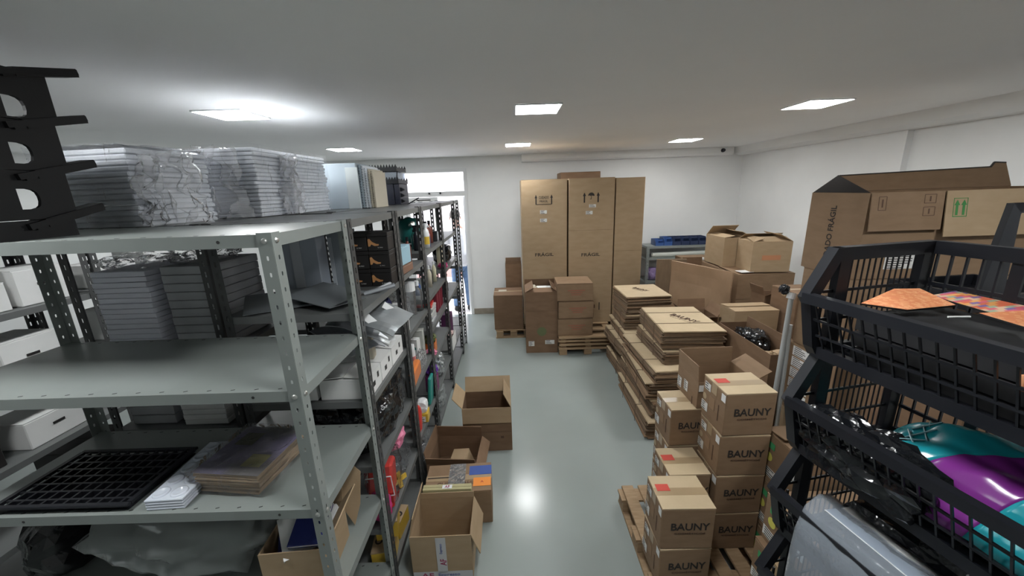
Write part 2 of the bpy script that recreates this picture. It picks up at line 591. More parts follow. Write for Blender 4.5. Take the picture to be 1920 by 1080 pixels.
structure(b.build('baseboard_back', BASEB))
structure(MB().bx(XR - .075, XR - .06, 3.8, YB - .015, 0, .10).bx(XR - .015, XR, YF, 3.8, 0, .10).build('baseboard_right', BASEB))

# door with transom
dr = bpy.data.objects.new('door_1', None)
link(dr)
dr.location = (0, 0, 0)
structure(dr)
b = MB()
fy0, fy1 = YB + .0, YB + .08
for x0, x1 in ((DX0, DX0 + .05), (DX1 - .05, DX1)):
    b.bx(x0, x1, fy0 - .01, fy1, 0, DZ)
b.bx(DX0 + .05, DX1 - .05, fy0 - .01, fy1, DZ - .05, DZ)
b.bx(DX0 + .05, DX1 - .05, fy0 - .01, fy1, 2.04, 2.12)
b.build('frame', ALU, dr)
MB().bx(DX0 + .05, DX1 - .05, YB + .035, YB + .041, 2.12, DZ - .05).build('transom_pane', GLASS, dr)
lf = MB()
lx0, lx1 = DX0 + .05, -1.22
lf.bx(lx0, lx0 + .06, YB + .01, YB + .05, .01, 2.035).bx(lx1 - .06, lx1, YB + .01, YB + .05, .01, 2.035)
lf.bx(lx0 + .06, lx1 - .06, YB + .01, YB + .05, .01, .12).bx(lx0 + .06, lx1 - .06, YB + .01, YB + .05, 1.96, 2.035).bx(lx0 + .06, lx1 - .06, YB + .01, YB + .05, .95, 1.03)
lfo = lf.build('door_leaf', ALU, dr)
MB().bx(lx0 + .06, lx1 - .06, YB + .027, YB + .032, .12, .95).bx(lx0 + .06, lx1 - .06, YB + .027, YB + .032, 1.03, 1.96).build('pane', GLASS, lfo)
for x in (-1.34, -1.16):
    MB().bx(x - .012, x + .012, YB - .035, YB - .01, 2.08, 2.11, .003).build('transom_latch', BLKP, dr)
# right leaf swung open outwards
lf = MB()
yy0, yy1 = YB + .10, YB + .56
for a0, a1 in ((yy0, yy0 + .06), (yy1 - .06, yy1)):
    lf.bx(DX1 - .09, DX1 - .05, a0, a1, .01, 2.035)
for z0, z1 in ((.01, .12), (.95, 1.03), (1.96, 2.035)):
    lf.bx(DX1 - .09, DX1 - .05, yy0 + .06, yy1 - .06, z0, z1)
lfo = lf.build('door_leaf', ALU, dr)
MB().bx(DX1 - .072, DX1 - .067, yy0 + .06, yy1 - .06, .12, .95).bx(DX1 - .072, DX1 - .067, yy0 + .06, yy1 - .06, 1.03, 1.96).build('pane', GLASS, lfo)

# yard outside
YARDW = mat('yard_wall_paint', (0.80, 0.74, 0.75), 0.7, col2=(0.84, 0.79, 0.80), nscale=2)
YARDF = mat('yard_paving', (0.66, 0.64, 0.64), 0.7, col2=(0.72, 0.70, 0.69), nscale=4)
structure(MB().bx(XL, 2.0, YB + .15, 10.2, -.12, -.02).build('ground', YARDF))
structure(MB().bx(XL, 2.0, 9.6, 9.75, -.02, 3.0).build('wall_yard', YARDW))
structure(MB().bx(XL, 2.0, 9.585, 9.6, -.02, .28).build('baseboard_yard', mat('yard_skirting', (0.42, 0.24, 0.22), .6)))


# ceiling lamps
def lamp(x, y, label):
    t = thing('ceiling_lamp', label, 'lamp', (x, y, CZ), 0, 'square LED ceiling panels')
    s = .15
    b = MB()
    for a in (-1, 1):
        b.bx(a * s, a * (s + .008), -s - .008, s + .008, -.010, -.0005)
        b.bx(-s, s, a * s, a * (s + .008), -.010, -.0005)
    b.build('frame', WHITEG, t)
    MB().bx(-s, s, -s, s, -.0105, -.001).build('diffuser', LAMPM, t)
    return t


lamp(-1.83, 2.72, 'lit square ceiling panel above the black crates and shelving, left of the front row')
lamp(0.20, 2.87, 'lit square ceiling panel over the middle of the aisle, front row')
lamp(2.27, 3.04, 'lit square ceiling panel at right above the tall cardboard pile, front row')
lamp(-3.86, 4.75, 'lit ceiling panel peeping over the wrapped polystyrene stack, farthest left of the back row')
lamp(-2.00, 4.86, 'lit ceiling panel in the back row above the wrapped polystyrene stacks')
lamp(0.10, 4.97, 'lit ceiling panel in the back row above the tall fragile cartons')
lamp(2.22, 5.10, 'lit ceiling panel in the back row near the back right corner')
for x, nm in ((-1.83, 'above the near end of the nearest shelving'), (.2, 'above the camera'), (2.27, 'above the black baskets')):
    lamp(x, .82, 'lit ceiling panel out of view ' + nm)

t = thing('security_camera', 'small black dome security camera on the soffit in the back right corner', 'camera', (3.32, YB - .15, 2.60))
MB().lathe([(0, 0), (.03, 0), (.03, .012), (0, .012)], 16).build('base_plate', BLKP, t, (0, 0, 0), (R(90), 0, 0))
MB().lathe([(.028, .012), (.028, .03), (.022, .045), (.012, .053), (0, .056)], 16).build('dome', DKB, t, (0, 0, 0), (R(90), 0, 0), smooth=True)


# ------------------------------------------------------------------ steel shelving
def flange(bm_, L, W, pitch, hw, hh, axis, z0=0.0):
    """perforated strip: width along axis (0=x,1=y), height z, slots hw x hh at each pitch"""
    n = int(L / pitch)
    pitch = L / n

    def P(a, z):
        return (a, 0, z) if axis == 0 else (0, a, z)
    cache = {}

    def V(a, z):
        k = (round(a, 5), round(z, 5))
        if k not in cache:
            cache[k] = bm_.verts.new(P(a, z))
        return cache[k]
    for i in range(n):
        zc = (i + .5) * pitch
        za, zb = i * pitch, (i + 1) * pitch
        c = W / 2
        q = min(hw, hh) * .3
        inner = [(c - hw / 2, zc - hh / 2 + q), (c - hw / 2 + q, zc - hh / 2), (c + hw / 2 - q, zc - hh / 2), (c + hw / 2, zc - hh / 2 + q),
                 (c + hw / 2, zc + hh / 2 - q), (c + hw / 2 - q, zc + hh / 2), (c - hw / 2 + q, zc + hh / 2), (c - hw / 2, zc + hh / 2 - q)]
        I = [V(*p) for p in inner]
        a, b_, c_, d_ = V(0, za), V(W, za), V(W, zb), V(0, zb)
        for f in ((a, I[0], I[1]), (a, I[1], I[2], b_), (b_, I[2], I[3]), (b_, I[3], I[4], c_), (c_, I[4], I[5]), (c_, I[5], I[6], d_),
                  (d_, I[6], I[7]), (d_, I[7], I[0], a)):
            bm_.faces.new(f)


POSTS = {}


def post_mesh(H, W, hw, hh, pitch, m):
    k = (H, W, hw, hh, pitch, m.name)
    if k not in POSTS:
        bm_ = bmesh.new()
        flange(bm_, H, W, pitch, hw, hh, 0)
        flange(bm_, H, W, pitch, hw, hh, 1)
        bmesh.ops.remove_doubles(bm_, verts=bm_.verts, dist=1e-5)
        me = bpy.data.meshes.new('post')
        bm_.to_mesh(me)
        bm_.free()
        me.materials.append(m)
        POSTS[k] = me
    return POSTS[k]


def shelf_unit(label, x0, x1, y0, y1, levels, H, pm, sm, W=.04, slot=(.009, .026, .05), lip=.035, bolts=False, holes=False, top_m=None):
    t = thing('shelving_unit', label, 'shelving', ((x0 + x1) / 2, (y0 + y1) / 2, 0), 0, 'steel shelving units')
    w_, d_ = x1 - x0, y1 - y0
    pme = post_mesh(H, W, slot[0], slot[1], slot[2], pm)
    for (x, y, a) in ((-w_ / 2, -d_ / 2, 0), (w_ / 2, -d_ / 2, 90), (w_ / 2, d_ / 2, 180), (-w_ / 2, d_ / 2, 270)):
        o = inst('post', pme, t, (x, y, 0), (0, 0, R(a)))
        md = o.modifiers.new('solid', 'SOLIDIFY')
        md.thickness = .002
        md.offset = 0
    g = .0035
    for z in levels:
        b = MB()
        X, Y = w_ / 2 - g, d_ / 2 - g
        b.bx(-X, X, -Y, Y, z - .0015, z)
        b.bx(-X, X, -Y, -Y + .0015, z - lip, z - .0015).bx(-X, X, Y - .0015, Y, z - lip, z - .0015)
        b.bx(-X, -X + .0015, -Y + .0015, Y - .0015, z - lip, z - .0015).bx(X - .0015, X, -Y + .0015, Y - .0015, z - lip, z - .0015)
        b.bx(-X + .0015, X - .0015, -Y + .0015, -Y + .012, z - lip, z - lip + .0015).bx(X - .012, X - .0015, -Y + .0015, Y - .0015, z - lip, z - lip + .0015)
        p = b.build('shelf_plate', sm, t)
        if bolts:
            for sx, sy in ((-1, -1), (1, -1), (1, 1)):
                for ax in (0, 1):
                    b = MB()
                    if ax == 0:
                        q = Matrix.Rotation(R(90 * (1 if sy < 0 else -1)), 4, 'X')
                        M = Matrix.Translation((sx * (w_ / 2 - W * .5), sy * (d_ / 2 + .001), z - lip / 2)) @ q
                    else:
                        q = Matrix.Rotation(R(90 * sx), 4, 'Y')
                        M = Matrix.Translation((sx * (w_ / 2 + .001), sy * (d_ / 2 - W * .5), z - lip / 2)) @ q
                    b.lathe([(0, 0), (.009, 0), (.009, .002), (.006, .005), (0, .006)], 10)
                    o = b.build('bolt', ZINC, p)
                    o.matrix_local = M
        if holes:
            b = MB()
            n = int(w_ / .075)
            for k in range(1, n):
                x = -w_ / 2 + w_ * k / n
                b.box((x, -d_ / 2 + .022, z + .0002), (.012, .004, .0006), R(20))
                b.box((x, d_ / 2 - .022, z + .0002), (.012, .004, .0006), R(20))
            b.build('perforations', HOLE, p)['kind'] = 'stuff'
            b = MB()
            for x in (-w_ * .31, w_ * .38):
                b.tube((x, -d_ / 2 + g - .0012, z - lip / 2), (x, -d_ / 2 + g + .001, z - lip / 2), .005, 8)
            b.build('punched_holes', HOLE, p)['kind'] = 'stuff'
    return t


U1 = shelf_unit('pale grey steel shelving unit nearest the camera, its long side facing it', -2.03, -.70, 1.10, 1.615, [2.0, 1.495, 1.03, .62, .18], 2.005, STEEL, STEEL,
                W=.042, slot=(.007, .014, .05), lip=.038, bolts=True, holes=True)
LV = [2.0, 1.595, 1.20, .80, .40, .10]
shelf_unit('dark steel shelving bay holding the black boxes and silver mailers', -1.32, -.70, 1.625, 2.29, [2.0, 1.585, 1.14, .77, .38, .1], 2.005, STEELD, STEELM)
shelf_unit('dark steel shelving bay with the light blue box and white tube', -1.12, -.70, 2.31, 2.945, LV, 2.005, STEELD, STEELM)
shelf_unit('dark steel shelving bay with the orange box and yellow-labelled bottle', -1.12, -.70, 2.955, 3.80, [2.0, 1.64, 1.26, .99, .72, .40, .1], 2.005, STEELD, STEELM)
shelf_unit('dark steel shelving bay with the pink flower and white tray', -1.12, -.70, 3.81, 4.70, [2.0, 1.64, 1.33, .99, .40, .1], 2.005, STEELD, STEELM)
shelf_unit('narrow last steel shelving bay beside the door', -1.0, -.70, 4.71, 5.08, [2.0, 1.2, .80, .40, .1], 2.005, STEELM, STEELM)
shelf_unit('back-to-back steel shelving behind the nearest unit, holding white sheet stacks', -2.02, -1.36, 1.66, 2.48, [2.0, 1.40, 1.0, .60, .1], 2.005, STEELD, STEELM)
shelf_unit('rear steel shelving under the wrapped polystyrene', -1.90, -1.16, 2.50, 3.52, [2.0, 1.2, .1], 2.005, STEELD, STEELM)
shelf_unit('rear steel shelving under the black spiky crates', -1.76, -1.16, 3.54, 4.68, [2.0, .80, .1], 2.005, STEELD, STEELM)
shelf_unit('steel shelving across the left aisle with white boxes, nearer bay', -3.08, -2.62, 1.30, 2.30, [2.0, 1.57, 1.19, .80, .40, .1], 2.005, STEELD, STEELM)
shelf_unit('steel shelving across the left aisle with white boxes, farther bay', -3.08, -2.62, 2.32, 3.30, [2.0, 1.57, 1.19, .80, .40, .1], 2.005, STEELD, STEELM)

# ------------------------------------------------------------------ on top of the shelving
rnd = random.Random(5)
t = thing('stacking_crate', 'stack of four black plastic trays with handle holes on the top shelf at far left', 'crate', (-1.70, 1.21, 2.0))
for k in range(4):
    z0, z1 = max(0, -.09 + .15 * k), .058 + .15 * k
    ye = .110 + .014 * k
    b = MB()
    for x in (.19, -.20):
        if k == 0:
            b.bx(x, x + .010, -.10, ye, z0, z1)
            continue
        hy0, hy1, hz0 = -.042 + .020 * k, .012 + .020 * k, z0 + .045 - .013 * k
        hz1 = hz0 + .062
        b.bx(x, x + .010, -.10, hy0, z0, z1).bx(x, x + .010, hy1, ye, z0, z1)
        b.bx(x, x + .010, hy0, hy1, z0, hz0).bx(x, x + .010, hy0, hy1, hz1, z1)
        for cz_, s_ in ((hz0, 1), (hz1, -1)):
            Mh = Matrix(((0, 0, 1, x), (1, 0, 0, hy1), (0, 1, 0, cz_), (0, 0, 0, 1)))
            b.prism([(0, 0), (-.026, 0), (-.012, s_ * .004), (-.004, s_ * .011), (0, s_ * .024)], 0, .010, Mh)
    b.bx(-.19, .19, ye - .010, ye, z0, z0 + .03).bx(-.19, .19, -.10, ye, z0, z0 + .005)
    b.build('tray_body', BLKT, t)
    b = MB()
    rm = Matrix.Rotation(R(13.5), 4, 'X')
    zc = z1 + .004
    for x in (.185, -.185):
        b = MB()
        b.box((x, ye - .02, zc + .004), (.055, .24, .018), rm).box((x, ye + .005, zc + .008), (.05, .19, .026), rm).box((x, ye - .045, zc - .008), (.045, .15, .018), rm)
        b.build('rim_flange', BLKT, t)

def foam_stack(label, loc, size, n, rz, tail=None, top=True):
    t = thing('polystyrene_stack', label, 'packaging', loc, rz)
    w_, d_, h_ = size
    th = h_ / n
    me = MB().box((0, 0, 0), (w_, d_, th * .80), None, .004)
    me.box((0, 0, th * .42), (w_ * .965, d_ * .965, th * .2))
    me = me.mesh('tray')
    me.materials.append(STYRO)
    for k in range(n):
        inst('tray', me, t, (rnd.uniform(-.006, .006), rnd.uniform(-.006, .006), th * (k + .5)), (0, 0, rnd.uniform(-.01, .01)))
    b = MB()
    def shell(u, v):
        a = u * 4
        s_ = int(a) % 4
        f = a - int(a)
        X, Y = w_ / 2 + .012, d_ / 2 + .012
        cs = [(-X, -Y), (X, -Y), (X, Y), (-X, Y), (-X, -Y)]
        p = Vector((cs[s_][0] + (cs[s_ + 1][0] - cs[s_][0]) * f, cs[s_][1] + (cs[s_ + 1][1] - cs[s_][1]) * f, 0))
        p.z = v * (h_ + .015) + .003
        nn = noise.noise(Vector((p.x * 9, p.y * 9, p.z * 12 + loc[0]))) * .012 + noise.noise(Vector((p.x * 30, p.y * 30, p.z * 30))) * .005
        d = Vector((p.x, p.y, 0)).normalized()
        return p + d * nn
    b.grid(shell, 48, 10)
    def lid(u, v):
        x, y = (u - .5) * (w_ + .02), (v - .5) * (d_ + .02)
        return Vector((x, y, h_ + .016 + noise.noise(Vector((x * 14, y * 14, loc[0]))) * .010 - .006 * (abs(u - .5) > .49)))
    if top:
        b.grid(lid, 16, 14)
    b.build('wrapping_film', FILM, t)
    for i, (c, sz, az) in enumerate(tail or ()):
        b = MB()
        def tl(u, v, c=c, sz=sz, az=az, i=i):
            a = (u - .5) * 2.6
            rr = 1 - .35 * v * v
            p = Vector((math.sin(a) * sz[0] / 2 * rr, -math.cos(a) * sz[1] / 2 * rr, v * sz[2]))
            n = Vector((noise.noise(Vector((u * 9, v * 5, i * 3 + 1))), noise.noise(Vector((u * 9, v * 5, i * 3 + 2))), noise.noise(Vector((u * 9, v * 5, i * 3 + 3)))))
            n2 = noise.noise(Vector((u * 26, v * 14, i)))
            p += n * .05 + Vector((math.sin(a), -math.cos(a), 0)) * n2 * .02
            p.rotate(Matrix.Rotation(az, 3, 'Z'))
            p += Vector(c)
            p.z = max(p.z, .004)
            return p
        b.grid(tl, 46, 26)
        b.build('film_tail', FILMT, t, smooth=True)
    return t

foam_stack('plastic-wrapped polystyrene tray stack right beside the black trays', (-1.73, 1.80, 2.001), (.43, .36, .315), 14, R(-7), [((.28, -.06, .0), (.22, .30, .29), R(35))])
foam_stack('plastic-wrapped polystyrene tray stack beside the blue-grey panels', (-1.525, 2.53, 2.001), (.31, .76, .37), 17, R(-2), [((-.02, -.42, .0), (.32, .16, .36), 0.0), ((.16, -.12, .0), (.16, .10, .34), R(80))], top=False)

t = thing('foam_board_pack', 'blue-grey foam board pack standing upright on the top shelf', 'packaging', (-1.33, 3.18, 2.001))
for k in range(6):
    MB().box((0, -.10 + k * .04, .172), (.27, .036, .344), None, .003).build('board', BOARDB, t)
tag(MB().box((0, 0, .155), (.095, .012, .31), None, .002).build('leaning_card', mat('pale_grey_card', (.60, .65, .66), .7), None, (-1.225, 3.035, 2.001), (R(-2), 0, 0)),
    'pale grey card panel leaning against the blue-grey foam pack', 'panel')
for k in range(5):
    m_ = [BOARDB, STYRO, STYRO, BEIGE, BEIGE][k]
    x = -1.178 + k * .021
    t = thing('ridged_tray', ['blue-grey', 'whitish', 'off-white', 'beige', 'dull beige'][k] + ' ridged tray on edge, ' + ['first', 'second', 'third', 'fourth', 'fifth'][k] + ' right of the foam boards', 'tray', (x, 3.27, 2.001), 0, 'ridged trays standing on edge')
    hh = [.335, .325, .31, .30, .285][k]
    MB().box((0, 0, hh / 2), (.014, .34 - .01 * k, hh), None, .002).build('tray_back', m_, t)
    b = MB()
    for q in range(16):
        b.box((.0, -.172 + .005 * k, .012 + hh * q / 16.6), (.019, .008, hh / 34))
    b.build('ridges', m_, t)

t = thing('spiked_crate', 'black plastic crate with two spiky toothed rims near the door transom', 'crate', (-1.20, 3.95, 2.001))
MB().bx(-.115, .06, -.16, .16, 0, .205, .004).bx(.062, .115, -.15, .16, 0, .20, .004).build('body', mat('blue_black_plastic', (.012, .014, .03), .4), t)
for j, (z, x1) in enumerate(((.20, .12), (.315, .11))):
    b = MB()
    b.bx(-.13 - .02 * j, x1, -.17, .17, z, z + .035)
    for q in range(10):
        x = -.125 - .02 * j + q * (x1 + .125 + .02 * j) / 9.3
        Mq = Matrix.Translation((x, -.165, z + .035)) @ Matrix(((1, 0, 0, 0), (0, 0, -1, 0), (0, 1, 0, 0), (0, 0, 0, 1)))
        b.prism([(-.011, 0), (.011, 0), (.002, .028)], -.006, .006, Mq)
        b.prism([(-.011, 0), (.011, 0), (.002, .028)], -.33, -.32, Mq)
    b.build('toothed_rim', BLKP, t)
for x in (-.12, -.03, .10):
    MB().tube((x, -.15, .235), (x + .01, -.15, .318), .006).build('upright', BLKP, t)
MB().bx(-.125, .105, -.155, .15, .243, .305).build('plastic_liner', FILMB, t)
for q in range(3):
    z = .03 + q * .055
    b = MB()
    Mq = Matrix.Translation((.118, -.1, z)) @ Matrix.Rotation(R(90), 4, 'X')
    b.prism([(0, -.015), (.035, .0), (0, .025)], -.02, .02, Mq)
    b.build('side_tooth', BLKP, t)
for i, (x, y, a, l_) in enumerate(((-1.01, 4.0, 35, .14), (-.98, 4.35, -25, .17))):
    o = MB().tube((-l_ / 2, 0, 0), (l_ / 2, 0, .03), .006, 6).box((-l_ / 2, 0, .0), (.03, .015, .012)).build('scissors' if i else 'hook_tool', DKB, None, (x, y, 2.012), (0, R(-14 if not i else 10), R(a)))
    tag(o, ['thin dark hooked tool lying on the top shelf beside the spiky crate', 'thin dark stick with clip lying on the top shelf toward the door'][i], 'tool')

# ------------------------------------------------------------------ nearest unit, third shelf
t = thing('seedling_tray', 'black plastic seedling tray with a grid of cells on the near shelf', 'tray', (-1.655, 1.275, 1.031))
b = MB()
W_, D_ = .50, .32
b.bx(-W_ / 2, W_ / 2, -D_ / 2, -D_ / 2 + .018, .018, .03, .003).bx(-W_ / 2, W_ / 2, D_ / 2 - .018, D_ / 2, .018, .03, .003)
b.bx(-W_ / 2, -W_ / 2 + .018, -D_ / 2 + .018, D_ / 2 - .018, .018, .03).bx(W_ / 2 - .018, W_ / 2, -D_ / 2 + .018, D_ / 2 - .018, .018, .03)
b.build('rim', BLKP, t)
b = MB()
for k in range(1, 12):
    x = -W_ / 2 + W_ * k / 12
    b.bx(x - .004, x + .004, -D_ / 2 + .018, D_ / 2 - .018, .003, .026)
for k in range(1, 8):
    y = -D_ / 2 + D_ * k / 8
    b.bx(-W_ / 2 + .018, W_ / 2 - .018, y - .004, y + .004, .003, .0262)
b.build('cell_walls', BLKP, t)
MB().bx(-W_ / 2 + .01, W_ / 2 - .01, -D_ / 2 + .01, D_ / 2 - .01, 0, .003).build('tray_floor', BLKP, t)
t = thing('blister_tray_stack', 'small stack of translucent blister trays with round cups beside the seedling tray', 'tray', (-1.285, 1.285, 1.031), R(3))
BLIS = mat('blister_plastic', (.62, .67, .76), .2, col2=(.68, .72, .8), nscale=4)
for k in range(4):
    MB().bx(-.067, .067, -.165, .165, .011 * k, .011 * k + .009, .002).build('blister_tray', BLIS, t)
b = MB()
for i in range(2):
    for j in range(5):
        b.lathe([(.027, .042), (.026, .047), (.020, .048), (.018, .0435), (0, .0432)], 18, (-.032 + i * .064, -.13 + j * .065, 0))
b.build('cups', BLIS, t, smooth=True)
t = thing('leaflet_pack', 'film-wrapped stack of kraft sheets with a lilac printed cover on the near shelf', 'packaging', (-1.09, 1.335, 1.031), R(-6))
LILAC = mat('lilac_print', (.30, .26, .42), .35, col2=(.22, .20, .20), nscale=5, lo=.42, hi=.6)
for k in range(7):
    s_ = .27 if k > 2 else .25
    MB().box((rnd.uniform(-.004, .004) + (.004 if k > 2 else .01), rnd.uniform(-.004, .004), .0115 * k + .0055), (s_, .285, .0095), rnd.uniform(-.02, .02), .002).build('kraft_sheet', KRAFT2, t)
cv = MB().box((.004, 0, .0822), (.272, .287, .0015)).build('printed_cover', LILAC, t)
MB().bx(-.10, -.02, .02, .1, .0832, .0836).build('cover_picture', mat('olive_print', (.2, .19, .12), .4), cv)
MB().bx(.03, .11, -.1, -.03, .0832, .0836).build('cover_picture', mat('yellow_print', (.5, .45, .2), .4), cv)
b = MB()
def wrapf(u, v):
    a = u * 4
    s_ = int(a) % 4
    f = a - int(a)
    X, Y = .148, .156
    cs = [(-X, -Y), (X, -Y), (X, Y), (-X, Y), (-X, -Y)]
    x = cs[s_][0] + (cs[s_ + 1][0] - cs[s_][0]) * f
    y = cs[s_][1] + (cs[s_ + 1][1] - cs[s_][1]) * f
    n = noise.noise(Vector((x * 25, y * 25, v * 3))) * .006
    return Vector((x + n, y + n, .003 + v * .09))
b.grid(wrapf, 40, 5)
b.grid(lambda u, v: Vector(((u - .5) * .296, (v - .5) * .312, .0925 + noise.noise(Vector((u * 8, v * 8, 2))) * .004)), 14, 14)
b.build('wrapping_film', FILM, t)

# fourth shelf of the nearest unit
soft('plastic_bag', 'large milky plastic bag slumped on the lower shelf of the nearest unit', 'bag', (-1.39, 1.36, .622), (.70, .42, .33), FILMM, 3, .22, 4, 2.2, .35, smooth=True)
soft('plastic_bag', 'dark plastic-covered bundle at the left end of the lower shelf', 'bag', (-1.91, 1.36, .622), (.18, .40, .30), BLKFILM, 4, .15, 3, 2.0, .5)
t = carton('notebook_box', 'open carton of notebooks and cards on the lower shelf of the nearest unit', (-.885, 1.25, .621), (.23, .24, .19), R(4), KRAFT2, 'open', {'R': (38, .1), 'B': (10, .08)})
for i, (x, y, a, ti, m_) in enumerate(((-.04, .0, 20, 30, NAVYC), (.03, .03, -12, 24, WHITEC), (.0, -.04, 35, 35, WHITEC), (.05, -.03, 5, 20, NAVYC))):
    o = thing('notebook', ['navy notebook tilted in the open carton on the lower shelf', 'white notebook at the back of the open carton on the lower shelf', 'white ribbed notepad lying over the navy ones in the carton', 'navy notebook at the right of the carton on the lower shelf'][i], 'notebook',
              (-.885 + x, 1.25 + y, .76 + .028 * i))
    o.rotation_euler = (R(ti), 0, R(a))
    MB().box((0, 0, .0), (.12, .15, .012)).build('pages', WHITEC, o)
    MB().box((0, 0, .0075), (.123, .153, .003)).box((0, 0, -.0075), (.123, .153, .003)).build('cover', m_, o)
    b = MB()
    for q in range(9):
        b.tube((-.05 + q * .0125, .078, -.009), (-.05 + q * .0125, .078, .009), .004, 6)
    b.build('spiral_binding', WHITEC, o)
tag(MB().prism([(-.05, .10), (.0, .14), (.05, .09), (.045, -.05), (.02, -.14), (-.03, -.06)], 0, .004).build('cardboard_offcut', KRAFT2, None, (-.79, 1.46, .77), (R(68), 0, R(8))),
    'loose pointed cardboard offcut standing at the end of the lower shelf', 'cardboard')

# ------------------------------------------------------------------ back-to-back shelving seen through the nearest unit
def sheet_stack(label, loc, size, n, m_, rz=0.0, wrap=True):
    t = thing('sheet_stack', label, 'packaging', loc, rz)
    th = size[2] / n
    me = MB().box((0, 0, 0), (size[0], size[1], th * .93), None, .002).mesh('sheet')
    me.materials.append(m_)
    for k in range(n):
        inst('sheet', me, t, (rnd.uniform(-.003, .003), rnd.uniform(-.003, .003), th * (k + .5)))
    if wrap:
        b = MB()
        blob(b, (-.02, 0, size[2] + .03), (size[0] * 1.05, size[1], .09), 5, .35, 3, 3)
        b.build('film_top', FILMC, t)
    return t
sheet_stack('tall stack of white sheets seen through the nearest shelving unit', (-1.80, 1.83, 1.401), (.25, .30, .40), 16, mat('white_sheet', (.78, .79, .88), .7))
sheet_stack('grey sheet stack right of the white stack behind the nearest unit', (-1.53, 1.90, 1.401), (.22, .36, .41), 10, GREYC)
sheet_stack('white sheet stack one shelf lower, behind the near trays', (-1.58, 1.85, 1.001), (.22, .32, .34), 12, WHITEC, 0, False)
sheet_stack('grey carton-like sheet stack on the second rear shelf at left', (-1.86, 1.88, 1.001), (.22, .34, .30), 6, GREYC, 0, False)
t = thing('upright_board', 'blue-grey board standing upright on the dark bay shelf behind the near post', 'board', (-1.16, 2.06, 1.586), R(4))
MB().box((0, 0, .17), (.22, .12, .34), None, .003).build('board_face', mat('slate_board', (.34, .38, .44), .7), t)
MB().box((.0, -.063, .17), (.05, .004, .30)).build('paper_strip', mat('strip_grey', (.45, .48, .52), .6), t)
t = thing('upright_board', 'slate grey panel standing beside the black boxes in the dark bay', 'board', (-.985, 2.18, 1.586), R(-3))
MB().box((0, 0, .165), (.12, .10, .33), None, .003).build('board_face', mat('slate_board2', (.26, .29, .32), .6), t)
MB().box((-.045, -.052, .15), (.02, .004, .28)).build('paper_strip', mat('strip_grey', (.45, .48, .52), .6), t)
for i, (x, y, z, a, tx, ty) in enumerate(((-1.07, 1.83, 1.602, 12, 2, -4), (-.93, 1.80, 1.618, -25, -3, 5), (-1.15, 1.79, 1.598, 30, 2, 0))):
    o = thing('plastic_folder', ['smoke grey plastic folder lying open in the dark bay', 'smoke grey plastic folder on top of the others in the dark bay', 'lowest smoke grey plastic folder in the dark bay'][i], 'folder', (x, y, z))
    o.rotation_euler = (R(tx), R(ty), R(a))
    MB().box((0, 0, 0), (.30, .22, .003)).build('back_cover', SHEETG, o)
    MB().box((0, .0, .018), (.30, .22, .002), Matrix.Rotation(R(9), 4, 'X')).build('front_cover', SHEETG, o)

# ------------------------------------------------------------------ left aisle shelving contents
k = 0
WB = [(-2.80, 1.45, 1.571, .26, .25, .16, 'white flat carton with handle slot, lowest at the left edge across the aisle'),
      (-2.81, 1.46, 1.733, .24, .24, .15, 'white flat carton stacked on another at the left edge across the aisle'),
      (-2.80, 1.78, 1.571, .26, .30, .15, 'white carton next along the far aisle shelf'),
      (-2.80, 1.78, 1.723, .25, .28, .11, 'white carton on top of the next one along the far aisle shelf'),
      (-2.79, 2.10, 1.571, .24, .24, .20, 'white carton at the end of the nearer far-aisle bay'),
      (-2.80, 2.52, 1.571, .24, .26, .15, 'greyish white carton at the start of the farther far-aisle bay'),
      (-2.80, 2.84, 1.571, .24, .22, .22, 'small white carton in the farther far-aisle bay'),
      (-2.80, 3.10, 1.571, .22, .20, .13, 'white carton at the end of the farther far-aisle bay'),
      (-2.80, 2.60, 2.001, .25, .28, .16, 'white carton on the topmost shelf across the left aisle'),
      (-2.80, 1.55, 1.191, .26, .30, .14, 'white carton with torn rim on the middle far-aisle shelf'),
      (-2.80, 1.95, 1.191, .24, .26, .22, 'grey-white carton on the middle far-aisle shelf'),
      (-2.80, 2.60, 1.191, .26, .30, .22, 'white carton on the middle shelf of the farther far-aisle bay'),
      (-2.80, 1.95, .801, .24, .30, .16, 'white carton on the low shelf across the left aisle')]
for (x, y, z, a, c, h, lb) in WB:
    carton('white_carton', lb, (x, y, z), (a, c, h), R(rnd.uniform(-3, 3)), WHITEC, marks=[('s', 'R', .5, .55, .06, .015, BLKC)], tape=False, group='white cartons across the left aisle')
for i, (x, y, z, s) in enumerate(((-2.80, 2.1, .401, .3), (-2.80, 2.65, .801, .3), (-2.80, 1.55, .801, .28))):
    carton('dark_carton', ['black carton on the lowest far-aisle shelf', 'black carton on the low shelf of the farther far-aisle bay', 'black carton at the near end of the low far-aisle shelf'][i], (x, y, z), (.26, s, .26), 0, BLKC, tape=False)
tag(MB().prism([(-.13, 0), (.13, 0), (.13, .05), (.09, .09), (.06, .05), (.03, .1), (-.02, .055), (-.06, .1), (-.1, .05), (-.13, .08)], 0, .004).build('torn_card', WHITEC, None, (-2.655, 1.66, 1.192), (R(90), 0, R(90))),
    'torn white card strip standing on the middle far-aisle shelf', 'card')
carton('orange_carton', 'orange-brown carton on the topmost far-aisle shelf at the left edge', (-2.80, 1.80, 2.001), (.26, .3, .2), 0, KRAFT)

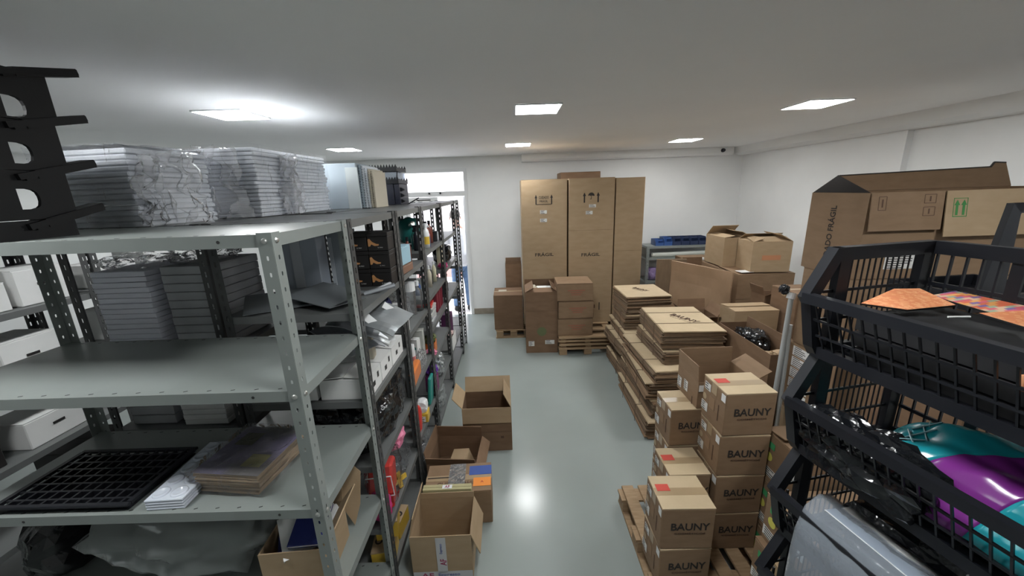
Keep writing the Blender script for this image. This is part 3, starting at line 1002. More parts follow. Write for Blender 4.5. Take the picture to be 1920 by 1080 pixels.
# ------------------------------------------------------------------ dark bay (black boxes, mailers, white boxes, wrapped goods)
for r in range(3):
    for c in range(2):
        lb = ['lowest', 'middle', 'top'][r] + ' black box with a gold high-heel print, ' + ['left', 'right'][c] + ' column behind the near post'
        t = thing('shoe_box', lb, 'box', (-.884 + c * .120, 2.205, 1.586 + r * .104), 0, 'black boxes with gold print')
        MB().bx(-.0575, .0575, -.07, .07, 0, .079, .002).build('body', BLKC, t)
        MB().bx(-.059, .059, -.0715, .0715, .080, .102, .002).build('lid', BLKC, t)
        b = MB()
        Mq = face_matrix('F', (.114, .14, .09), .22, .48, .0022)
        b.prism([(-.022, .022), (-.012, .026), (.002, .008), (.024, -.004), (.040, -.006), (.036, -.014), (.014, -.016), (-.004, -.006), (-.012, -.018), (-.022, -.018)], 0, .0006)
        o = b.build('gold_print', GOLD, t)
        o.matrix_local = Mq
        lettering(t, 'EL PINO', face_matrix('F', (.114, .14, .09), .62, .20, .0022), .028, .006, LABEL, 0.0)
for i, (x, y, z, a) in enumerate(((-.735, 1.99, 1.602, 30), (-.735, 2.06, 1.60, 80))):
    o = MB().tube((-.08, 0, 0), (.08, 0, 0), .012, 12).tube((.078, 0, 0), (.086, 0, 0), .014, 12).build('foil_roll', SILVERD, None, (x, y, z), (0, R(-8 if i == 0 else 0), R(a)), smooth=False)
    tag(o, ['dull metal roll lying in front of the black boxes, tilted', 'second dull metal roll lying near the bay post'][i], 'roll')

# silver mailers spilling over the aisle edge
def bent_sheet(name, label, loc, size, rot, m_, bend=.05, seed=1, cat='envelope', th=.003, nu=10, nv=8):
    b = MB()
    b.grid(lambda u, v: Vector(((u - .5) * size[0], (v - .5) * size[1], -bend * (u ** 2) + noise.noise(Vector((u * 2.2, v * 2.2, seed))) * .02)), nu, nv)
    o = b.build(name, m_, None, loc, rot, solid=th)
    return tag(o, label, cat)
bent_sheet('mailer_envelope', 'broad silver mailer jutting out over the aisle under the black boxes', (-.735, 1.86, 1.525), (.34, .26, 0), (R(6), R(8), R(-8)), SILVER, .05, 2)
bent_sheet('mailer_envelope', 'silver mailer lying just below the broad one', (-.78, 1.84, 1.475), (.30, .24, 0), (R(2), R(14), R(10)), SILVER, .06, 5)
def strip(label, p0, p1, wd, m_, tip):
    p0, p1 = Vector(p0), Vector(p1)
    d = (p1 - p0).normalized()
    side = d.cross(Vector((.45, -.75, .5))).normalized()
    n = side.cross(d).normalized()
    L = (p1 - p0).length
    pts = [(0, -wd / 2), (L * .82, -wd * .36), (L * .80, -wd * .75), (L, 0), (L * .88, wd * .6), (L * .82, wd * .36), (0, wd / 2)] if tip else [(0, -wd / 2), (L, -wd * .2), (L * .92, wd * .3), (0, wd / 2)]
    b = MB().prism(pts, 0, .003, Matrix(((d.x, side.x, n.x, p0.x), (d.y, side.y, n.y, p0.y), (d.z, side.z, n.z, p0.z), (0, 0, 0, 1))))
    return tag(b.build('mailer_flap', m_), label, 'envelope')
strip('white folded mailer flap with a pointed tip hanging toward the white boxes', (-.745, 1.75, 1.545), (-.612, 1.80, 1.385), .040, WHITEG, True)
strip('narrow white mailer flap hanging right of the pointed one', (-.70, 1.93, 1.535), (-.59, 1.98, 1.43), .035, WHITEG, False)
bent_sheet('mailer_envelope', 'dull silver mailer bunched behind the near post', (-.86, 1.80, 1.43), (.26, .20, 0), (R(-6), R(10), R(-20)), SILVERD, .06, 12)
bent_sheet('mailer_envelope', 'crumpled dull silver mailer resting on the white boxes', (-.84, 1.92, 1.40), (.24, .22, 0), (R(8), R(8), R(25)), SILVERD, .05, 15)
soft('navy_bag', 'navy blue plastic bag tucked behind the silver mailers', 'bag', (-.83, 2.13, 1.285), (.20, .2, .25), mat('navy_film', (.01, .012, .06), .3), 8, .15, 3, 2.5, .5)
carton('cream_box', 'small cream box standing behind the white die-cut boxes', (-.80, 1.88, 1.255), (.08, .06, .12), R(8), BEIGE, tape=False)
# white die-cut boxes along the shelf edge
for i, (y, d) in enumerate(((1.735, .17), (1.915, .17), (2.115, .21))):
    t = thing('white_die_cut_box', 'white die-cut box on the dark bay shelf edge, ' + ['nearest to the near post', 'middle one', 'the farthest one'][i], 'box', (-.835, y, 1.141), 0, 'white die-cut boxes')
    b = MB().bx(-.12, .12, -d / 2, d / 2, 0, .105, .002)
    b.build('body', WHITEC, t)
    for x in (-.062, .062):
        b = MB().box((x, 0, .112), (.118, d - .004, .004), Matrix.Rotation(R(6 if x > 0 else -6), 4, 'Y'))
        b.build('lid_flap', WHITEC, t)
    b = MB().bx(.1202, .1212, -.035, -.005, .035, .06).bx(.1202, .1212, .03, .05, .055, .085)
    b.build('cut_out_slot', HOLE, t)
for i, (x, y, w_, d, h) in enumerate(((-1.02, 1.72, .10, .15, .12), (-1.14, 1.72, .11, .15, .12), (-1.25, 1.73, .09, .15, .10))):
    carton('white_box', 'plain white box under the near shelf end, ' + ['rightmost', 'middle', 'leftmost'][i] + ' behind the near unit', (x, y, 1.141), (w_, d, h), 0, WHITEC, tape=False, group='plain white boxes behind the near unit')
carton('red_white_box', 'tilted white box with a dark red side behind the near post', (-1.03, 1.74, 1.262), (.08, .1, .06), R(30), WHITEC, tape=False, marks=[('s', 'F', .5, .5, .06, .03, DKRED)])
bent_sheet('mailer_envelope', 'grey mailer lying over the plain white boxes', (-1.12, 1.83, 1.34), (.28, .22, 0), (R(-12), R(4), R(10)), SILVERD, .03, 21)

# wrapped black bundle, shelf below
t = thing('black_bundle', 'bundle of black garments in shiny plastic on the dark bay shelf', 'bag', (-.93, 1.94, .772))
b = MB(); blob(b, (.02, -.0, .16), (.40, .54, .34), 21, .18, 4, 2.2, .6); b.build('garments', BLKFILM, t)
b = MB(); blob(b, (.12, .15, .16), (.20, .26, .32), 22, .25, 4, 2.5, .35); b.build('crumpled_wrap', FILMK, t)
b = MB().tube((-.02, .02, .325), (.08, .06, .325), .022, 12); b.build('hanger_roll', BLKP, t)
t = thing('black_bundle', 'black plastic bundle below the near unit end', 'bag', (-1.12, 1.86, .382))
b = MB(); blob(b, (0, 0, .17), (.32, .40, .34), 25, .18, 4, 2.2, .5); b.build('garments', BLKFILM, t)
t = thing('red_bag', 'red product pack inside clear film on the low shelf of the dark bay', 'bag', (-.775, 1.80, .382), R(8))
b = MB().box((0, 0, .19), (.13, .13, .17), Matrix.Rotation(R(-14), 4, 'X'), .012).box((0, .0, .06), (.11, .10, .11), None, .01); b.build('red_pack', REDP, t)
b = MB()
for p0, p1 in (((-.066, -.095, .255), (.067, -.095, .255)), ((.067, -.095, .255), (.067, -.062, .105)), ((-.066, -.062, .105), (.067, -.062, .105))):
    b.tube(p0, p1, .003, 6)
b.build('white_piping', WHITEG, t)
b = MB(); blob(b, (.0, .05, .16), (.18, .28, .32), 31, .2, 4, 2.2, .4); b.build('clear_wrap', FILMK, t)
soft('pink_pouch', 'magenta pouch in film at the front of the low dark bay shelf', 'bag', (-.765, 1.70, .382), (.12, .08, .17), PINKP, 33, .18, 3, 2.6, .4)
soft('film_bundle', 'crumpled clear film bundle beside the red pack', 'bag', (-.80, 2.08, .382), (.18, .22, .20), FILMK, 35, .3, 4, 2.5, .2)
soft('pink_white_pouch', 'pink and white pouch in plastic above the red pack', 'bag', (-.785, 2.06, .575), (.13, .16, .14), LPINK, 37, .2, 3, 2.6, .3)
t = thing('wooden_letter', 'yellow wooden cut-out figure leaning at the low shelf edge', 'ornament', (-.735, 1.93, .43))
t.rotation_euler = (R(80), 0, R(60))
b = MB().prism([(-.05, -.01), (-.02, -.012), (-.012, -.05), (.012, -.05), (.014, -.012), (.05, -.014), (.052, .012), (.016, .014), (.014, .05), (-.014, .05), (-.014, .014), (-.05, .014)], 0, .012)
b.build('cross_shape', YELP, t)
for i, (y, z, a) in enumerate(((1.72, .101, 8), (1.90, .101, -6), (1.80, .21, 14))):
    t = thing('yellow_box', ['yellow printed box at the bottom shelf corner nearest the camera', 'yellow printed box behind it on the bottom shelf', 'yellow printed box lying on the other two'][i], 'box', (-.78, y, z), R(a), 'yellow boxes on the bottom shelf')
    MB().bx(-.06, .06, -.075, .075, 0, .10, .002).build('body', YELP, t)
    MB().bx(-.061, .061, -.076, .076, .101, .106).build('lid', KRAFT2, t)
    b = MB()
    for q in (-.03, .03):
        b.lathe([(.012, 0), (.022, 0), (.022, .001), (.012, .001)], 14, (q, 0, .1065))
    b.build('printed_rings', INK, t)


# ------------------------------------------------------------------ bottles and goods on the aisle bays
def bottle(label, loc, h, r, m_, cap, kind=0, band=None, group=None, cat='bottle'):
    t = thing('bottle', label, cat, loc, 0, group)
    if kind == 0:      # shoulder bottle
        MB().lathe([(0, 0), (r, 0), (r, h * .6), (r * .85, h * .7), (r * .4, h * .78), (r * .4, h * .84), (0, h * .84)], 14).build('body', m_, t, smooth=True)
        MB().lathe([(r * .46, h * .84), (r * .46, h), (0, h)], 12).build('cap', cap, t)
    elif kind == 1:    # spray / pump
        MB().lathe([(0, 0), (r, 0), (r, h * .55), (r * .5, h * .68), (r * .35, h * .72), (0, h * .72)], 14).build('body', m_, t, smooth=True)
        MB().lathe([(r * .42, h * .72), (r * .42, h * .8), (r * .2, h * .82), (r * .2, h * .92), (0, h * .92)], 12).bx(-r * .25, r * .9, -r * .2, r * .2, h * .9, h).build('pump', cap, t)
    elif kind == 2:    # tube on its cap
        MB().lathe([(r * .8, 0), (r * .8, h * .12), (0, h * .12)], 14).build('cap', cap, t)
        b = MB().lathe([(r, h * .12), (r, h * .6), (r * .95, h * .75), (r * .9, h), (0, h)], 14)
        for v in b.bm.verts:
            f = max(0, (v.co.z - h * .5) / (h * .5))
            v.co.y *= 1 - .85 * f
        b.build('body', m_, t, smooth=True)
    else:              # jar
        MB().lathe([(0, 0), (r, 0), (r, h * .75), (0, h * .75)], 16).build('body', m_, t, smooth=False)
        MB().lathe([(r * 1.04, h * .75), (r * 1.04, h), (0, h)], 16).build('cap', cap, t)
    if band:
        MB().lathe([(r * 1.01, h * .16), (r * 1.015, h * .18), (r * 1.015, h * .45), (r * 1.01, h * .47)], 14).build('wrap_label', band, t)
    return t

YB1 = 'bottles on the upper aisle shelves'
Z3 = 1.596
t = thing('teal_dryer', 'dark teal appliance with round nozzle on the upper bay shelf', 'appliance', (-.925, 3.42, 1.641))
b = MB(); blob(b, (0, 0, .14), (.18, .15, .24), 41, .1, 3, 2, .4); b.build('body', TEAL, t, smooth=True)
MB().tube((.02, -.05, .19), (.06, -.09, .21), .02, 12).build('nozzle', ZINC, t)
MB().lathe([(.05, 0), (.05, .02), (0, .02)], 14).build('foot', BLKP, t)
carton('brown_box', 'flat brown box under the light blue box at the bay post', (-.765, 2.47, Z3), (.125, .22, .055), R(-4), BRNC, tape=False)
carton('light_blue_box', 'light blue box lying on the flat brown box at the bay post', (-.765, 2.47, Z3 + .056), (.115, .20, .12), R(-4), LBLUE, tape=False)
t = carton('black_gold_box', 'black box with a gold print beside the light blue box', (-.875, 2.42, Z3), (.06, .12, .16), R(4), BLKC, tape=False)
tag(bent_sheet('paper_sheet', 'white sheet lying on the goods behind the light blue box', (-.87, 2.58, 1.80), (.12, .1, 0), (R(5), R(-6), R(20)), WHITEC, .01, 3, 'paper'))
SP = [(-.80, 2.62, Z3, .17, .028, DKB, BLKP, 0, None, 'slim black bottle just behind the light blue box'),
      (-.78, 2.69, Z3, .10, .022, WHITEG, WHITEG, 3, None, 'small white jar behind the light blue box'),
      (-.79, 2.76, Z3, .15, .024, DKB, BLKP, 0, INKR, 'black bottle with a red band on the upper bay shelf'),
      (-.80, 2.86, Z3, .19, .024, BROWNB, BLKP, 0, None, 'tall brown bottle by the middle bay post'),
      (-.75, 3.28, 1.641, .21, .030, WHITEG, WHITEG, 0, YELP, 'white bottle with a yellow label right of the middle bay post'),
      (-.80, 3.14, 1.641, .19, .026, DKB, BLKP, 0, None, 'black bottle next to the yellow-labelled one'),
      (-.84, 3.24, 1.641, .20, .03, TEAL, BLKP, 1, None, 'dark green pump bottle on the upper shelf'),
      (-.755, 3.36, 1.641, .14, .024, BLUEP, WHITEG, 0, None, 'blue bottle on the upper shelf edge'),
      (-.775, 3.44, 1.641, .18, .026, LPINK, WHITEG, 1, None, 'pale pink pump bottle on the upper shelf'),
      (-.80, 3.52, 1.641, .21, .03, BROWNB, BLKP, 0, None, 'reddish brown bottle, first of a pair on the upper shelf'),
      (-.79, 3.62, 1.641, .21, .03, BROWNB, BLKP, 0, None, 'reddish brown bottle, second of the pair on the upper shelf'),
      (-.77, 3.72, 1.641, .10, .03, BLKP, BLKP, 3, None, 'squat black jar at the end of the upper shelf'),
      (-.80, 2.78, 1.201, .25, .045, CLEARB, WHITEG, 3, None, 'large clear jar with white lid on the middle bay shelf'),
      (-.765, 2.88, 1.201, .24, .035, CLEARB, WHITEG, 0, None, 'clear bottle with white cap beside the large clear jar'),
      (-.82, 3.12, 1.261, .15, .025, BLUEP, WHITEG, 1, None, 'small blue spray bottle on the middle shelf of the next bay'),
      (-.80, 3.26, 1.261, .19, .022, CLEARB, WHITEG, 0, None, 'slim clear bottle on the middle shelf of the next bay'),
      (-.78, 3.40, 1.261, .20, .024, BEIGE, WHITEG, 0, None, 'beige bottle on the middle shelf of the next bay'),
      (-.80, 3.52, 1.261, .18, .026, DKB, BLKP, 0, None, 'black bottle on the middle shelf of the next bay'),
      (-.78, 3.62, 1.261, .20, .022, CREAM, WHITEG, 0, None, 'cream bottle on the middle shelf of the next bay'),
      (-.80, 4.02, .991, .20, .03, DKB, BLKP, 0, None, 'first black bottle on the shelf under the pink flower'),
      (-.78, 4.14, .991, .22, .03, DKB, BLKP, 0, None, 'second black bottle on the shelf under the pink flower'),
      (-.80, 4.28, .991, .20, .03, DKB, BLKP, 1, None, 'black pump bottle on the shelf under the pink flower'),
      (-.80, 3.15, .401, .16, .035, CLEARB, WHITEG, 3, None, 'clear jar on the low shelf of the bay with the orange box')]
for (x, y, z, h, r, m_, c_, kd, bd, lb) in SP:
    bottle(lb, (x, y, z), h, r, m_, c_, kd, bd, YB1)
soft('crumpled_film', 'crumpled clear film beside the clear jar on the middle bay shelf', 'packaging', (-.83, 2.58, 1.201), (.16, .16, .24), FILMC, 44, .35, 4, 3.4, .1)
carton('white_ridged_box', 'upright white ridged box at the front of the middle bay shelf', (-.80, 2.50, 1.201), (.09, .05, .17), R(4), WHITEC, tape=False, marks=[('s', 'F', .35, .5, .002, .14, GREYC), ('s', 'F', .68, .5, .002, .14, GREYC)])
carton('white_small_box', 'small white box in front of the ridged one on the middle bay shelf', (-.765, 2.40, 1.201), (.08, .08, .085), R(-12), WHITEC, tape=False)
soft('yellow_pouch', 'dull yellow pouch on the shelf beside the small white box', 'bag', (-.86, 2.38, 1.201), (.08, .07, .05), YELP, 47, .1, 2)
# shelf .80 of the first bay
t = bottle('white tube standing on its black cap on the lower bay shelf', (-.785, 2.63, .801), .215, .027, WHITEG, BLKP, 2)
t['category'] = 'tube'
MB().lathe([(.0275, .09), (.0279, .092), (.0279, .12), (.0275, .122)], 14).build('wrap_label', mat('pale_red_print', (.55, .2, .2), .5), t)
carton('white_teal_box', 'white box with a teal round logo behind the white tube', (-.80, 2.80, .801), (.06, .06, .19), R(-10), WHITEC, tape=False, marks=[('d', 'F', .55, .62, .015, 0, TEAL)])
carton('tall_grey_box', 'tall pale grey box at the back of the lower bay shelf', (-.80, 2.895, .801), (.095, .07, .23), R(4), mat('pale_box', (.55, .56, .52), .6), tape=False)
tag(MB().box((0, 0, .055), (.05, .26, .11), None, .012).build('orange_pouch', ORP, None, (-.735, 2.47, .802), (0, 0, R(3))), 'long orange pouch lying along the lower bay shelf edge', 'bag')
soft('clear_pouch', 'clear crumpled pouch beside the orange one', 'bag', (-.735, 2.70, .801), (.07, .16, .14), FILMC, 51, .35, 4, 3.2)
# shelf .40 of the first bay
t = carton('photo_card_box', 'small box with a food photograph on the low bay shelf', (-.79, 2.52, .401), (.07, .04, .155), R(6), WHITEC, tape=False)
o = MB().box((0, 0, 0), (.064, .09, .0008)).build('photo_print', mat('food_photo', (.10, .06, .04), .5, col2=(.66, .45, .32), nscale=32, lo=.45, hi=.55), t)
o.matrix_local = face_matrix('F', (.07, .04, .155), .5, .66)
t = thing('rice_pack', 'white pack with a yellow base on the low bay shelf', 'bag', (-.735, 2.60, .401), R(5))
b = MB(); blob(b, (0, 0, .12), (.08, .10, .10), 53, .1, 3, 2, .5); b.build('white_bag', WHITEG, t)
b = MB().bx(-.042, .042, -.05, .05, 0, .075, .004); b.build('yellow_base', YELP, t)
sticker(t, face_matrix('F', (.084, .10, .075), .5, .4), .045, .045)
t = thing('red_pack', 'red printed pouch leaning at the low bay shelf edge', 'bag', (-.735, 2.42, .401), R(-8))
b = MB(); blob(b, (0, 0, .11), (.05, .12, .23), 55, .12, 3, 2, .35); b.build('pouch', REDP, t)
t = thing('teal_bag', 'teal flat bag hanging at the end of the low bay shelf', 'bag', (-.725, 2.85, .401))
MB().box((0, 0, .12), (.025, .12, .24), Matrix.Rotation(R(4), 4, 'Y'), .008).build('bag_body', mat('teal_bag', (.03, .30, .26), .35), t)
soft('film_heap', 'heap of clear film on the lowest bay shelf', 'packaging', (-.80, 2.55, .102), (.18, .34, .24), FILMC, 57, .3, 4, 3, .2)
# second bay
for i, (y, m_) in enumerate(((3.50, DKRED), (3.61, DKRED), (3.72, DKRED))):
    carton('dark_red_box', ['nearest', 'middle', 'farthest'][i] + ' upright dark red box in the bay with the orange box', (-.79, y, .991), (.10, .085, .21), 0, m_, tape=False, group='dark red boxes', marks=[('s', 'F', .3, .5, .004, .18, LPINK)])
t = thing('paper_stack', 'stack of grey papers with a red book on top in the middle bay', 'papers', (-.80, 3.24, .991))
for q in range(6):
    MB().box((rnd.uniform(-.008, .008), rnd.uniform(-.01, .01), .012 + q * .022), (.15, .22, .018), rnd.uniform(-.08, .08)).build('paper_bundle', mat('newsprint', (.42, .42, .40), .8, col2=(.5, .5, .47), nscale=30) if q % 2 else GREYC, t)
tag(carton('red_book', 'red covered book lying on the grey papers', (-.80, 3.24, 1.128), (.13, .19, .025), R(6), REDP, tape=False, cat='book'))
carton('orange_box', 'orange open box holding dried foliage on the bay shelf', (-.775, 3.16, .721), (.11, .13, .095), R(4), ORP, 'open', {})
soft('dried_foliage', 'dull green dried foliage in the orange box', 'plant', (-.775, 3.16, .805), (.12, .12, .09), GREENF, 61, .6, 3, 5)
soft('pink_bow', 'pink ribbon bow in front of the orange box', 'ribbon', (-.745, 3.05, .722), (.10, .05, .075), LPINK, 63, .6, 3, 4)
soft('purple_bow', 'purple ribbon bow on the low shelf under the pink one', 'ribbon', (-.755, 3.05, .55), (.11, .08, .11), PURP, 65, .5, 3, 4)
carton('magenta_box', 'narrow plum box carrying the purple bow by the middle post', (-.755, 3.05, .401), (.10, .09, .145), 0, glossy_tint('plum_card', (.16, .02, .12), .5), tape=False)
soft('silver_pouch', 'crumpled silver pouch on the low shelf of the bay with the orange box', 'bag', (-.76, 3.35, .401), (.12, .22, .22), SILVER, 67, .3, 4, 3, .2)
soft('white_pouch', 'white and olive pouch in film on the lowest shelf of the same bay', 'bag', (-.765, 3.25, .102), (.13, .3, .25), FILMM, 69, .25, 4, 3, .3)
# third bay
carton('cream_tall_box', 'tall cream box on the shelf above the pink flower', (-.78, 3.98, 1.331), (.055, .08, .27), 0, CREAM, tape=False)
soft('pink_flower', 'bright pink flower ornament at the shelf edge', 'flower', (-.745, 4.02 - .11, 1.331), (.09, .07, .06), PINKP, 71, .6, 3, 5)
soft('dark_goods_bag', 'dark glossy bag on the shelf beside the cream box', 'bag', (-.82, 4.35, 1.331), (.2, .3, .2), BLKFILM, 73, .2, 3, 2.5, .4)
t = carton('white_tray_box', 'white tray box with pink and white goods at the shelf edge near the door', (-.775, 4.02, .401), (.155, .24, .15), 0, WHITEC, 'open', {})
soft('tray_goods', 'pinkish goods heaped in the white tray box', 'goods', (-.775, 4.04, .50), (.12, .19, .09), mat('pinkish_goods', (.55, .4, .38), .5), 75, .4, 3, 4)
carton('plum_box', 'small plum box behind the white tray box', (-.85, 4.45, .401), (.12, .16, .26), 0, mat('plum_dark', (.09, .02, .08), .5), tape=False)
carton('pale_box', 'pale box on the last narrow bay beside the door', (-.82, 4.88, .801), (.14, .2, .13), 0, WHITEC, tape=False)

# ------------------------------------------------------------------ cartons on the aisle floor
c1 = carton('open_carton', 'nearest open floor carton with a taped front and hanging right flap', (-.45, 1.79, 0), (.335, .27, .295), R(1), KRAFT2, 'open',
            {'R': (160, .14), 'B': (6, .035), 'L': (-12, .12)},
            marks=[('s', 'F', .5, .56, .055, .24, mat('logo_tape', (.55, .55, .56), .25)), ('s', 'F', .5, .10, .33, .05, mat('logo_tape', (.55, .55, .56), .25)),
                   ('t', 'F', .5, .72, .07, .02, ('Expresso', mat('tape_blue', (.12, .14, .32), .4), PI / 2), .0028),
                   ('t', 'F', .52, .40, .045, .035, ('AF', mat('tape_red', (.35, .05, .12), .4), PI / 2), .0028),
                   ('t', 'F', .24, .10, .07, .032, ('AF', mat('tape_red', (.35, .05, .12), .4)), .0028),
                   ('t', 'F', .60, .10, .12, .024, ('Expresso', mat('tape_blue', (.12, .14, .32), .4)), .0028)])
t = carton('olive_carton', 'narrow olive-tinted carton standing behind the nearest open carton', (-.455, 1.965, 0), (.30, .045, .335), R(1), mat('olive_board', (.44, .40, .22), .7), 'closed', tape=False,
           marks=[('s', 'T', .5, .5, .06, .03, WHITEG), ('t', 'T', .5, .5, .03, .022, ('AF', mat('tape_red', (.35, .05, .12), .4)), .0032)])
carton('taped_carton', 'closed carton with an orange and a blue label under shiny tape', (-.41, 2.135, 0), (.43, .255, .255), R(3), KRAFT,
       marks=[('s', 'T', .86, .30, .115, .075, ORANGE), ('s', 'T', .83, .72, .15, .085, INKBL), ('t', 'T', .40, .28, .19, .035, ('CUIDADO', INKB)), ('t', 'T', .66, .30, .09, .035, ('FRÁGIL', INKB)),
              ('s', 'T', .47, .5, .11, .25, SHINE, .0034), ('t', 'T', .86, .30, .02, .016, ('A', INKR), .0028), ('s', 'T', .25, .52, .2, .008, BLKC)])
carton('dark_open_carton', 'wide dark open carton with inward flaps holding a pale box', (-.485, 2.49, 0), (.36, .34, .20), R(-4), KRAFT3, 'open', {'F': (18, .07), 'L': (8, .10), 'B': (-10, .10), 'R': (130, .08)})
o = carton('pale_box', 'pale small box tilted inside the dark open carton', (-.435, 2.45, .045), (.13, .20, .12), R(-12), KRAFT2, tape=False)
o.rotation_euler = (R(14), R(-12), R(-14))
carton('tall_open_carton', 'tallest open floor carton, farthest down the aisle, with raised pale flaps', (-.26, 2.86, 0), (.40, .27, .40), R(1), KRAFT3, 'open', {'B': (28, .13), 'R': (-25, .13), 'F': (172, .13), 'L': (40, .12)}, flap_m=KRAFT2,
       marks=[('s', 'F', .5, .45, .39, .002, INKB), ('s', 'F', .28, .28, .02, .025, INKB), ('s', 'F', .8, .32, .025, .02, INKB)])


# ------------------------------------------------------------------ pallets
def pallet(label, loc, w_, d_, rz=0.0, along='y', h=.13, m_=WOOD, group='wooden pallets'):
    t = thing('pallet', label, 'pallet', loc, rz, group)
    n = 6
    bt = .018
    for k in range(n):
        f = -0.5 + (k + .5) / n
        if along == 'y':
            MB().box((f * (w_ - .02) * 1.0, 0, h - bt / 2), (.11 * w_ / 1.0, d_, bt), rnd.uniform(-.004, .004), .002).build('deck_board', m_, t)
        else:
            MB().box((0, f * (d_ - .02), h - bt / 2), (w_, .11 * d_ / 1.0, bt), rnd.uniform(-.004, .004), .002).build('deck_board', m_, t)
    for a in (-1, 0, 1):
        for c in (-1, 0, 1):
            MB().box((a * (w_ / 2 - .06), c * (d_ / 2 - .06), .018 + (h - bt - .036) / 2), (.10, .10, h - bt - .038), None, .002).build('block', m_, t)
    for a in (-1, 0, 1):
        if along == 'y':
            MB().box((0, a * (d_ / 2 - .06), h - bt - .0085), (w_, .1, .015)).build('stringer_board', m_, t)
            MB().box((a * (w_ / 2 - .06), 0, .0085), (.1, d_, .017)).build('bottom_board', m_, t)
        else:
            MB().box((a * (w_ / 2 - .06), 0, h - bt - .0085), (.1, d_, .015)).build('stringer_board', m_, t)
            MB().box((0, a * (d_ / 2 - .06), .0085), (w_, .1, .017)).build('bottom_board', m_, t)
    return t

pallet('low wooden pallet under the stacked branded cartons at front right', (1.0, 1.812, 0), .68, .70, 0, 'y')
pallet('small wooden pallet under the brown carton by the door', (-.03, 5.48, 0), .52, .56, 0, 'x', .125)
for k in range(4):
    t = thing('pallet', ['lowest', 'second', 'third', 'topmost'][k] + ' slatted wooden pallet of the pile under the tall fragile cartons', 'pallet', (.93, 5.10, [0, .10, .155, .205][k]), R([0, .6, -.4, .3][k]), 'stacked wooden pallets')
    w_, d_ = .76, 1.10
    hh = .10 if k == 0 else (.055 if k == 1 else .05 if k == 2 else .045)
    for q in range(5):
        MB().box((0, -d_ / 2 + .05 + q * (d_ - .1) / 4, hh - .012), (w_, .10, .022), rnd.uniform(-.01, .01), .002).build('deck_board', WOOD, t)
    if k == 0:
        for a in (-1, 0, 1):
            for c in (-1, 0, 1):
                MB().box((a * (w_ / 2 - .06), c * (d_ / 2 - .06), .038), (.10, .10, .074), None, .002).build('block', WOOD, t)
    else:
        for a in (-1, 0, 1):
            MB().box((a * (w_ / 2 - .06), 0, (hh - .024) / 2), (.07, d_ - .04, hh - .025)).build('stringer_board', WOOD, t)

# ------------------------------------------------------------------ tall cartons at the back
TB = .251
TH = 1.975
t = carton('tall_carton', 'tall fragile carton with the caution print, left of the three', (.428, 5.40, TB), (.600, .62, TH), 0, KRAFT2, tape=False, group='tall fragile cartons',
           marks=[('t', 'F', .49, .885, .13, .035, ('CUIDADO', INK)), ('t', 'F', .49, .862, .11, .035, ('FRÁGIL', INK)), ('s', 'F', .49, .841, .21, .007, INK), ('a', 'F', .32, .872, .035, .125, INK), ('a', 'F', .66, .872, .035, .125, INK),
                  ('s', 'F', .48, .79, .09, .045, None), ('s', 'F', .48, .735, .09, .045, None), ('t', 'F', .49, .505, .25, .055, ('FRÁGIL', INK))])
t = carton('tall_carton', 'tall fragile carton with the umbrella print, middle of the three', (1.050, 5.40, TB), (.600, .62, TH), 0, KRAFT2, tape=False, group='tall fragile cartons',
           marks=[('a', 'F', .34, .875, .042, .13, INK), ('a', 'F', .64, .875, .042, .13, INK), ('u', 'F', .49, .885, .085, 0, INK), ('s', 'F', .52, .82, .09, .04, None), ('s', 'F', .45, .776, .09, .045, None),
                  ('t', 'F', .5, .495, .25, .055, ('FRÁGIL', INK)), ('s', 'F', .5, .66, .59, .002, INKB), ('s', 'F', .72, .12, .012, .11, INK), ('s', 'F', .58, .12, .05, .05, INKB)])
# bare right end of its pallet pile
t = carton('tall_carton', 'plain tall carton without print, right of the fragile ones', (1.555, 5.40, .001), (.375, .62, TH + TB - .012), 0, KRAFT2, tape=False, group='tall fragile cartons',
           marks=[('s', 'F', .5, .57, .37, .002, INKB)])
carton('tall_carton', 'tallest carton, only its top showing behind the fragile ones', (1.02, 5.99, .001), (.58, .46, 2.33), 0, KRAFT3, tape=False, group='tall fragile cartons')
for k in range(3):
    carton('brown_carton', ['lowest', 'middle', 'top'][k] + ' of three stacked reddish cartons before the tall fragile ones', (.772 + [0, .004, -.006][k], 4.81, TB + .233 * k), (.45, .40, .228), R([0, 1.2, -1][k]), KRAFT, tape=False, group='three stacked reddish cartons',
           marks=[('s', 'F', .54, .60, .22, .012, INKRED2), ('s', 'F', .54, .48, .15, .012, INKRED2), ('s', 'F', .54, .36, .12, .010, INKRED2), ('s', 'F', .5, .985, .445, .004, INKB)])
t = carton('bin_carton', 'tall worn carton with a green round print and papers on top', (.345, 4.87, 0), (.415, .42, .83), R(-1), KRAFT3, 'open', {'F': (-70, .10), 'L': (-60, .12), 'B': (-4, .08), 'R': (-50, .1)},
           marks=[('d', 'F', .5, .36, .062, 0, mat('dull_green_print', (.13, .15, .07), .8)), ('s', 'F', .17, .16, .075, .07, None), ('s', 'F', .75, .18, .12, .055, None), ('s', 'F', .5, .70, .41, .002, INKB)])
o = tag(MB().box((0, 0, 0), (.21, .15, .006), None, .001).build('paper_pad', WHITEC, None, (.41, 4.86, .835), (R(8), R(3), R(8))), 'white paper pad lying on the worn tall carton', 'paper')
soft('crumpled_paper', 'crumpled pale paper on the worn tall carton', 'paper', (.24, 4.90, .80), (.11, .16, .07), BEIGE, 81, .5, 3, 4)
carton('brown_carton', 'large brown carton on the small pallet by the door', (-.095, 5.46, .126), (.42, .46, .52), R(0), KRAFT3, marks=[('s', 'T', .3, .6, .12, .1, BEIGE)])
